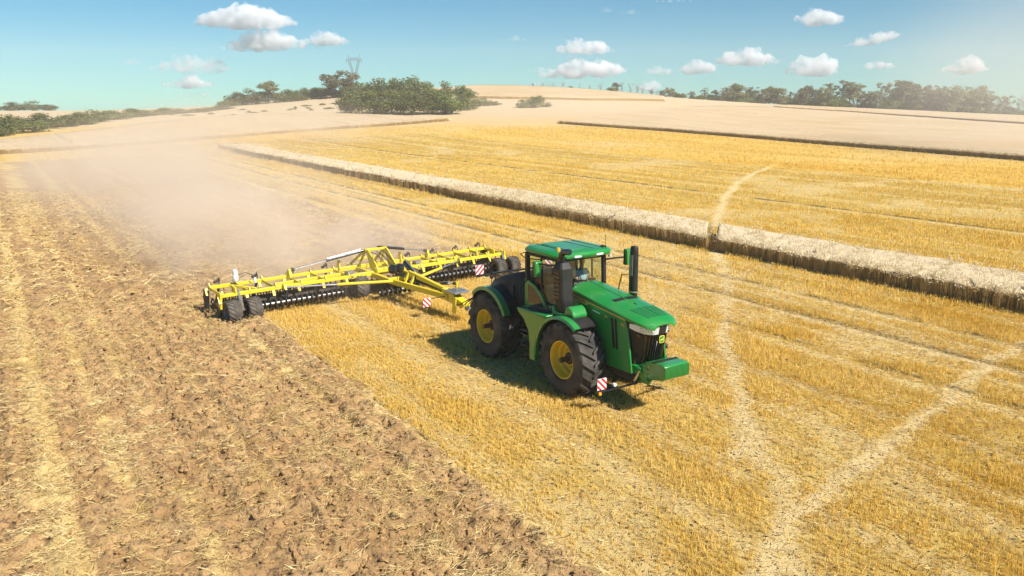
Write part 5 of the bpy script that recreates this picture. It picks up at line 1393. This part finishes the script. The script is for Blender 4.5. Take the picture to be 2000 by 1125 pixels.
# ================================================================== power pylon
PYM = mat("galvanised_steel", (.12, .13, .14), .6, metal=.2)
pd = 440.0; pxx = (695-1000)/FPX*pd*.975
pz = float(H(pxx, pd)); top_z = CAMH+(HORIZON-112)/FPX*pd; q = pd/FPX
PY_ = thing("power_pylon", "grey lattice power pylon with spread arms above the hilltop trees", "pylon", (pxx, pd, pz), math.radians(12))
wz = CAMH+(HORIZON-152)/FPX*pd-pz; az = CAMH+(HORIZON-122)/FPX*pd-pz; tz = top_z-pz
def lattice(name, p, q_, w0, w1, n, r=.10):
    mb = MB(); p, q_ = Vector(p), Vector(q_); prev = None
    for i in range(n+1):
        t = i/n; c = p.lerp(q_, t); w = w0+(w1-w0)*t; cur = [c+Vector((a*w/2, b_*w/2, 0)) for a, b_ in ((-1, -1), (1, -1), (1, 1), (-1, 1))]
        if prev:
            for j in range(4):
                mb.tube([prev[j], cur[j]], r, 4); mb.tube([prev[j], cur[(j+1) % 4]], r*.7, 4)
        prev = cur
    return mb.build(name, PYM, PY_, smooth=0)
lattice("tower_body", (0, 0, 0), (0, 0, wz), 4.5, 1.0, 8)
lattice("arm", (-.4, 0, wz), (-9*q*1.0, 0, az), .8, 1.2, 6); lattice("arm", (.4, 0, wz), (9*q, 0, az), .8, 1.2, 6)
mb = MB()
for zz in (az, az+1.0): mb.tube([(-15*q, 0, zz if zz == az else az+.2), (-9*q, 0, zz), (9*q, 0, zz), (15*q, 0, zz if zz == az else az+.2)], .09, 4)
for k in range(12): mb.tube([(-9*q+18*q*k/12, 0, az+(k % 2)), (-9*q+18*q*(k+1)/12, 0, az+((k+1) % 2))], .06, 4)
mb.build("crossarm", PYM, PY_, smooth=0)
for s in (-1, 1):
    MB().tube([(9*q*s, 0, az+.9), (11*q*s, 0, tz)], .09, 4).build("earth_peak", PYM, PY_)
for xx in (-14, 0, 14): MB().tube([(xx*q, 0, az), (xx*q, 0, az-1.8)], .09, 5).build("insulator", PYM, PY_)
# ================================================================== clouds
from mathutils import noise as mnoise
def vol_mat(name, color, density, aniso=0.0):
    m = bpy.data.materials.new(name); m.use_nodes = True; n = m.node_tree.nodes; n.remove(n["Principled BSDF"])
    v = n.new("ShaderNodeVolumePrincipled"); v.inputs["Color"].default_value = (*color, 1); v.inputs["Density"].default_value = density; v.inputs["Anisotropy"].default_value = aniso
    m.node_tree.links.new(v.outputs[0], n["Material Output"].inputs["Volume"]); return m, v
CD = 6000.0
def cloud_at(px, py): 
    d = ray(px, py); t = CD/d[1]; return np.array([d[0]*t, CD, CAMH+d[2]*t])
def cloud_mat(name, dens, lo, hi, sc):
    m, v = vol_mat(name, (1, 1, 1), dens); n = m.node_tree.nodes; l = m.node_tree.links
    g = n.new("ShaderNodeTexCoord"); nz = noise_node(n, l, g.outputs["Object"], sc, 4, .6)
    r = ramp_node(n, l, nz, lo, hi); mu = n.new("ShaderNodeMath"); mu.operation = 'MULTIPLY'; mu.inputs[1].default_value = dens
    l.new(r, mu.inputs[0]); l.new(mu.outputs[0], v.inputs["Density"]); m.cycles.volume_step_rate = .5; return m
CLM = cloud_mat("cloud_vapour", .030, .37, .64, .012)
CLT = cloud_mat("thin_cloud_vapour", .012, .40, .66, .012)
def cloud(px, py, w, h, label, seed, m=None, flat=.35, lean=0.0):
    r = random.Random(seed); q = CD/FPX; W, Hh = w*q, h*q
    bm = bmesh.new(); k = max(7, int(w/9))
    for i in range(k):
        t = (i+.5)/k*2-1+r.uniform(-.08, .08); env = max(.12, (1-abs(t)**1.7))*(.65+.5*r.random())
        rad = Hh*.5*env*r.uniform(.75, 1.05)+Hh*.07
        z = rad*.55*r.uniform(.5, 1.2)-Hh*.12
        mt = Matrix.Translation((t*W*.5, r.uniform(-.12, .12)*W, z+lean*t*Hh)) @ Matrix.Diagonal((r.uniform(1.1, 1.7), 1.3, 1, 1))
        bmesh.ops.create_icosphere(bm, subdivisions=2, radius=rad, matrix=mt)
        for j in range(3):
            a = r.uniform(0, 6.28); rr2 = rad*r.uniform(.3, .5)
            bmesh.ops.create_icosphere(bm, subdivisions=2, radius=rr2, matrix=Matrix.Translation((t*W*.5+math.cos(a)*rad*1.1, r.uniform(-.3, .3)*rad, z+lean*t*Hh+abs(math.sin(a))*rad*.8)))
    me = bpy.data.meshes.new("cloud"); bm.to_mesh(me); bm.free()
    o = bpy.data.objects.new("tmp", me); COL.objects.link(o)
    md = o.modifiers.new("r", 'REMESH'); md.mode = 'VOXEL'; md.voxel_size = max(Hh/22, 3.0)
    dg = bpy.context.evaluated_depsgraph_get(); out = bpy.data.meshes.new_from_object(o.evaluated_get(dg)); bpy.data.objects.remove(o)
    n = len(out.vertices); co = np.empty(n*3, np.float32); out.vertices.foreach_get("co", co); co = co.reshape(-1, 3)
    no = np.empty(n*3, np.float32); out.vertices.foreach_get("normal", no); no = no.reshape(-1, 3)
    s1 = 1/(Hh*.30); s2 = 1/(Hh*.11)
    dsp = np.array([mnoise.noise(Vector(c)*s1+Vector((seed, 0, 0)))*.12+mnoise.noise(Vector(c)*s2)*.055 for c in co])*Hh
    co = co+no*dsp[:, None]
    zb = -Hh*flat; low = co[:, 2] < zb; co[low, 2] = zb+(co[low, 2]-zb)*.25
    out.vertices.foreach_set("co", co.astype(np.float32).ravel()); out.materials.clear(); out.materials.append(m or CLM); out.update()
    p = cloud_at(px, py); oo = bpy.data.objects.new("cloud", out); link(oo); oo.location = p
    return tag(oo, label, "cloud", "clouds")
for i, (a, b_, w_, h_, lb, th_, ln) in enumerate((
    (478, 40, 190, 44, "long bumpy white cloud, the topmost on the left", 0, 0), (525, 88, 165, 34, "flat white cloud below the topmost left cloud", 0, .1), (637, 79, 82, 27, "small oval cloud at the right end of the flat left cloud", 0, 0),
    (375, 132, 150, 34, "ragged thin cloud, the upper of two low on the left", 1, 0), (372, 165, 112, 22, "bright low bar of cloud under the ragged left cloud", 0, 0), (258, 121, 36, 12, "tiny wisp of cloud farthest left", 1, 0), (372, 186, 90, 14, "faint wisp lowest above the left skyline", 1, 0),
    (1005, 77, 54, 11, "small thin cloud alone in the middle of the sky", 1, 0), (1142, 96, 104, 30, "white cloud with a shelf, above the widest cloud right of centre", 0, 0), (1113, 111, 22, 9, "little puff under the shelf cloud", 1, 0), (1140, 140, 165, 36, "widest low cloud right of centre", 0, .1), (1055, 138, 60, 14, "thin left tail of the widest low cloud", 1, 0),
    (1288, 140, 48, 18, "small round puff left of the double cloud", 0, 0), (1362, 136, 70, 25, "double-humped cloud beside the small round puff", 0, 0), (1462, 117, 115, 33, "peaked cloud with a long right tail", 0, 0), (1520, 121, 45, 8, "thin tail right of the peaked cloud", 1, 0), (1587, 136, 96, 36, "bright domed cloud over the tall hilltop trees", 0, 0),
    (1600, 38, 98, 30, "compact cloud high on the right", 0, 0), (1702, 80, 105, 22, "slanting cloud pointing down to the left", 0, .6), (1716, 130, 66, 16, "small flat cloud over the dusty trees", 0, 0), (1886, 135, 88, 28, "rightmost domed cloud behind the veil of dust", 0, 0),
    (1186, 21, 26, 10, "tiny puff near the top edge, left one of a pair", 1, 0), (1230, 25, 40, 9, "tiny wisp near the top edge, right one of a pair", 1, 0), (1310, 2, 90, 9, "sliver of cloud cut by the top edge", 1, 0),
    (1072, 164, 70, 14, "faint low cloud just above the crown of the hill", 1, 0), (1268, 171, 46, 20, "low pale cloud behind the sparse hilltop trees", 0, 0))):
    cloud(a, b_, w_, h_, lb, i+3, CLT if th_ else CLM, lean=ln)

# ================================================================== dust
def dust(name, label, center, half, rz, density, color, seed, noise_scale=2.2, lo=.42, hi=.72, tail=0.0, pw=1.0, step=.14):
    m = bpy.data.materials.new("dust_%d" % seed); m.use_nodes = True; n = m.node_tree.nodes; l = m.node_tree.links; n.remove(n["Principled BSDF"])
    v = n.new("ShaderNodeVolumePrincipled"); v.inputs["Color"].default_value = (*color, 1)
    tc = n.new("ShaderNodeTexCoord")
    ln = n.new("ShaderNodeVectorMath"); ln.operation = 'LENGTH'; l.new(tc.outputs["Object"], ln.inputs[0])
    fall = n.new("ShaderNodeMapRange"); fall.interpolation_type = 'SMOOTHERSTEP'
    fall.inputs[1].default_value = 1.0; fall.inputs[2].default_value = .15; l.new(ln.outputs["Value"], fall.inputs[0])
    nz = n.new("ShaderNodeTexNoise"); nz.inputs["Scale"].default_value = 1.0; nz.inputs["Detail"].default_value = 4; nz.inputs["Roughness"].default_value = .55
    mp = n.new("ShaderNodeMapping"); mp.inputs["Scale"].default_value = tuple(noise_scale*h_/max(half) if False else noise_scale*h_/15.0 for h_ in half); mp.inputs["Location"].default_value = (seed*3.1, seed, 0)
    l.new(tc.outputs["Object"], mp.inputs[0]); l.new(mp.outputs[0], nz.inputs["Vector"])
    rp = n.new("ShaderNodeMapRange"); rp.inputs[1].default_value = lo; rp.inputs[2].default_value = hi; l.new(nz.outputs[0], rp.inputs[0])
    mu = n.new("ShaderNodeMath"); mu.operation = 'MULTIPLY'; l.new(fall.outputs[0], mu.inputs[0]); l.new(rp.outputs[0], mu.inputs[1])
    out = mu.outputs[0]
    if tail:
        sx = n.new("ShaderNodeSeparateXYZ"); l.new(tc.outputs["Object"], sx.inputs[0])
        tr = n.new("ShaderNodeMapRange"); tr.inputs[1].default_value = -1; tr.inputs[2].default_value = 1; tr.inputs[3].default_value = 1-tail; tr.inputs[4].default_value = 1.0; l.new(sx.outputs[0], tr.inputs[0])
        m2 = n.new("ShaderNodeMath"); m2.operation = 'MULTIPLY'; l.new(out, m2.inputs[0]); l.new(tr.outputs[0], m2.inputs[1]); out = m2.outputs[0]
    m3 = n.new("ShaderNodeMath"); m3.operation = 'MULTIPLY'; m3.inputs[1].default_value = density; l.new(out, m3.inputs[0])
    l.new(m3.outputs[0], v.inputs["Density"]); l.new(v.outputs[0], n["Material Output"].inputs["Volume"])
    m.cycles.volume_step_rate = step
    bm = bmesh.new(); bmesh.ops.create_icosphere(bm, subdivisions=3, radius=1.06); me = bpy.data.meshes.new(name); bm.to_mesh(me); bm.free(); me.materials.append(m)
    o = bpy.data.objects.new(name, me); link(o); o.location = center; o.scale = half; o.rotation_euler = (0, 0, rz)
    return tag(o, label, "dust", None, "stuff")
DC = (1.0, .87, .72)
RZ = TH-math.pi/2
def uvp(u, v, z): x, y = uv2w(u, v); return (x, y, z)
dust("dust_cloud", "thick dust rolling up behind the left wing of the cultivator", uvp(-21, -2.2, 1.2), (13.5, 9.0, 3.6), RZ, .34, DC, 1, 4.5, .40, .64, step=.10)
dust("dust_cloud", "dust drifting back over the worked lane behind the cultivator", uvp(-56, -2.0, 1.6), (56, 14.5, 5.0), RZ, .12, DC, 2, 2.2, .36, .64, step=.08)
dust("dust_cloud", "thin dust hanging over the far end of the worked land on the left", (-46, 140, 2.0), (38, 46, 8), 0, .036, DC, 3, .8, .34, .66, step=.25)
dust("dust_cloud", "tall pale veil of dust at the right side of the picture", (82, 128, 8), (28, 48, 32), 0, .023, (1, .95, .89), 4, .45, .34, .72, step=.25)
dust("dust_cloud", "low dust along the foot of the hill in the middle", (10, 245, 5), (75, 40, 6), 0, .016, DC, 5, .4, .36, .66, step=.25)
dust("dust_cloud", "light dust lifting behind the right wing of the cultivator", uvp(-18.5, 3.2, .9), (7.5, 5.2, 2.3), RZ, .20, DC, 6, 5.0, .40, .66, step=.12)
# even haze round camera and land
HZ, _v = vol_mat("haze_air", (.97, .95, .93), .00045)
hz = MB().box((-700, -40, -90), (700, 900, 60)).build("haze", HZ, smooth=0)
tag(hz, "thin even summer haze over the fields", "haze", None, "stuff")
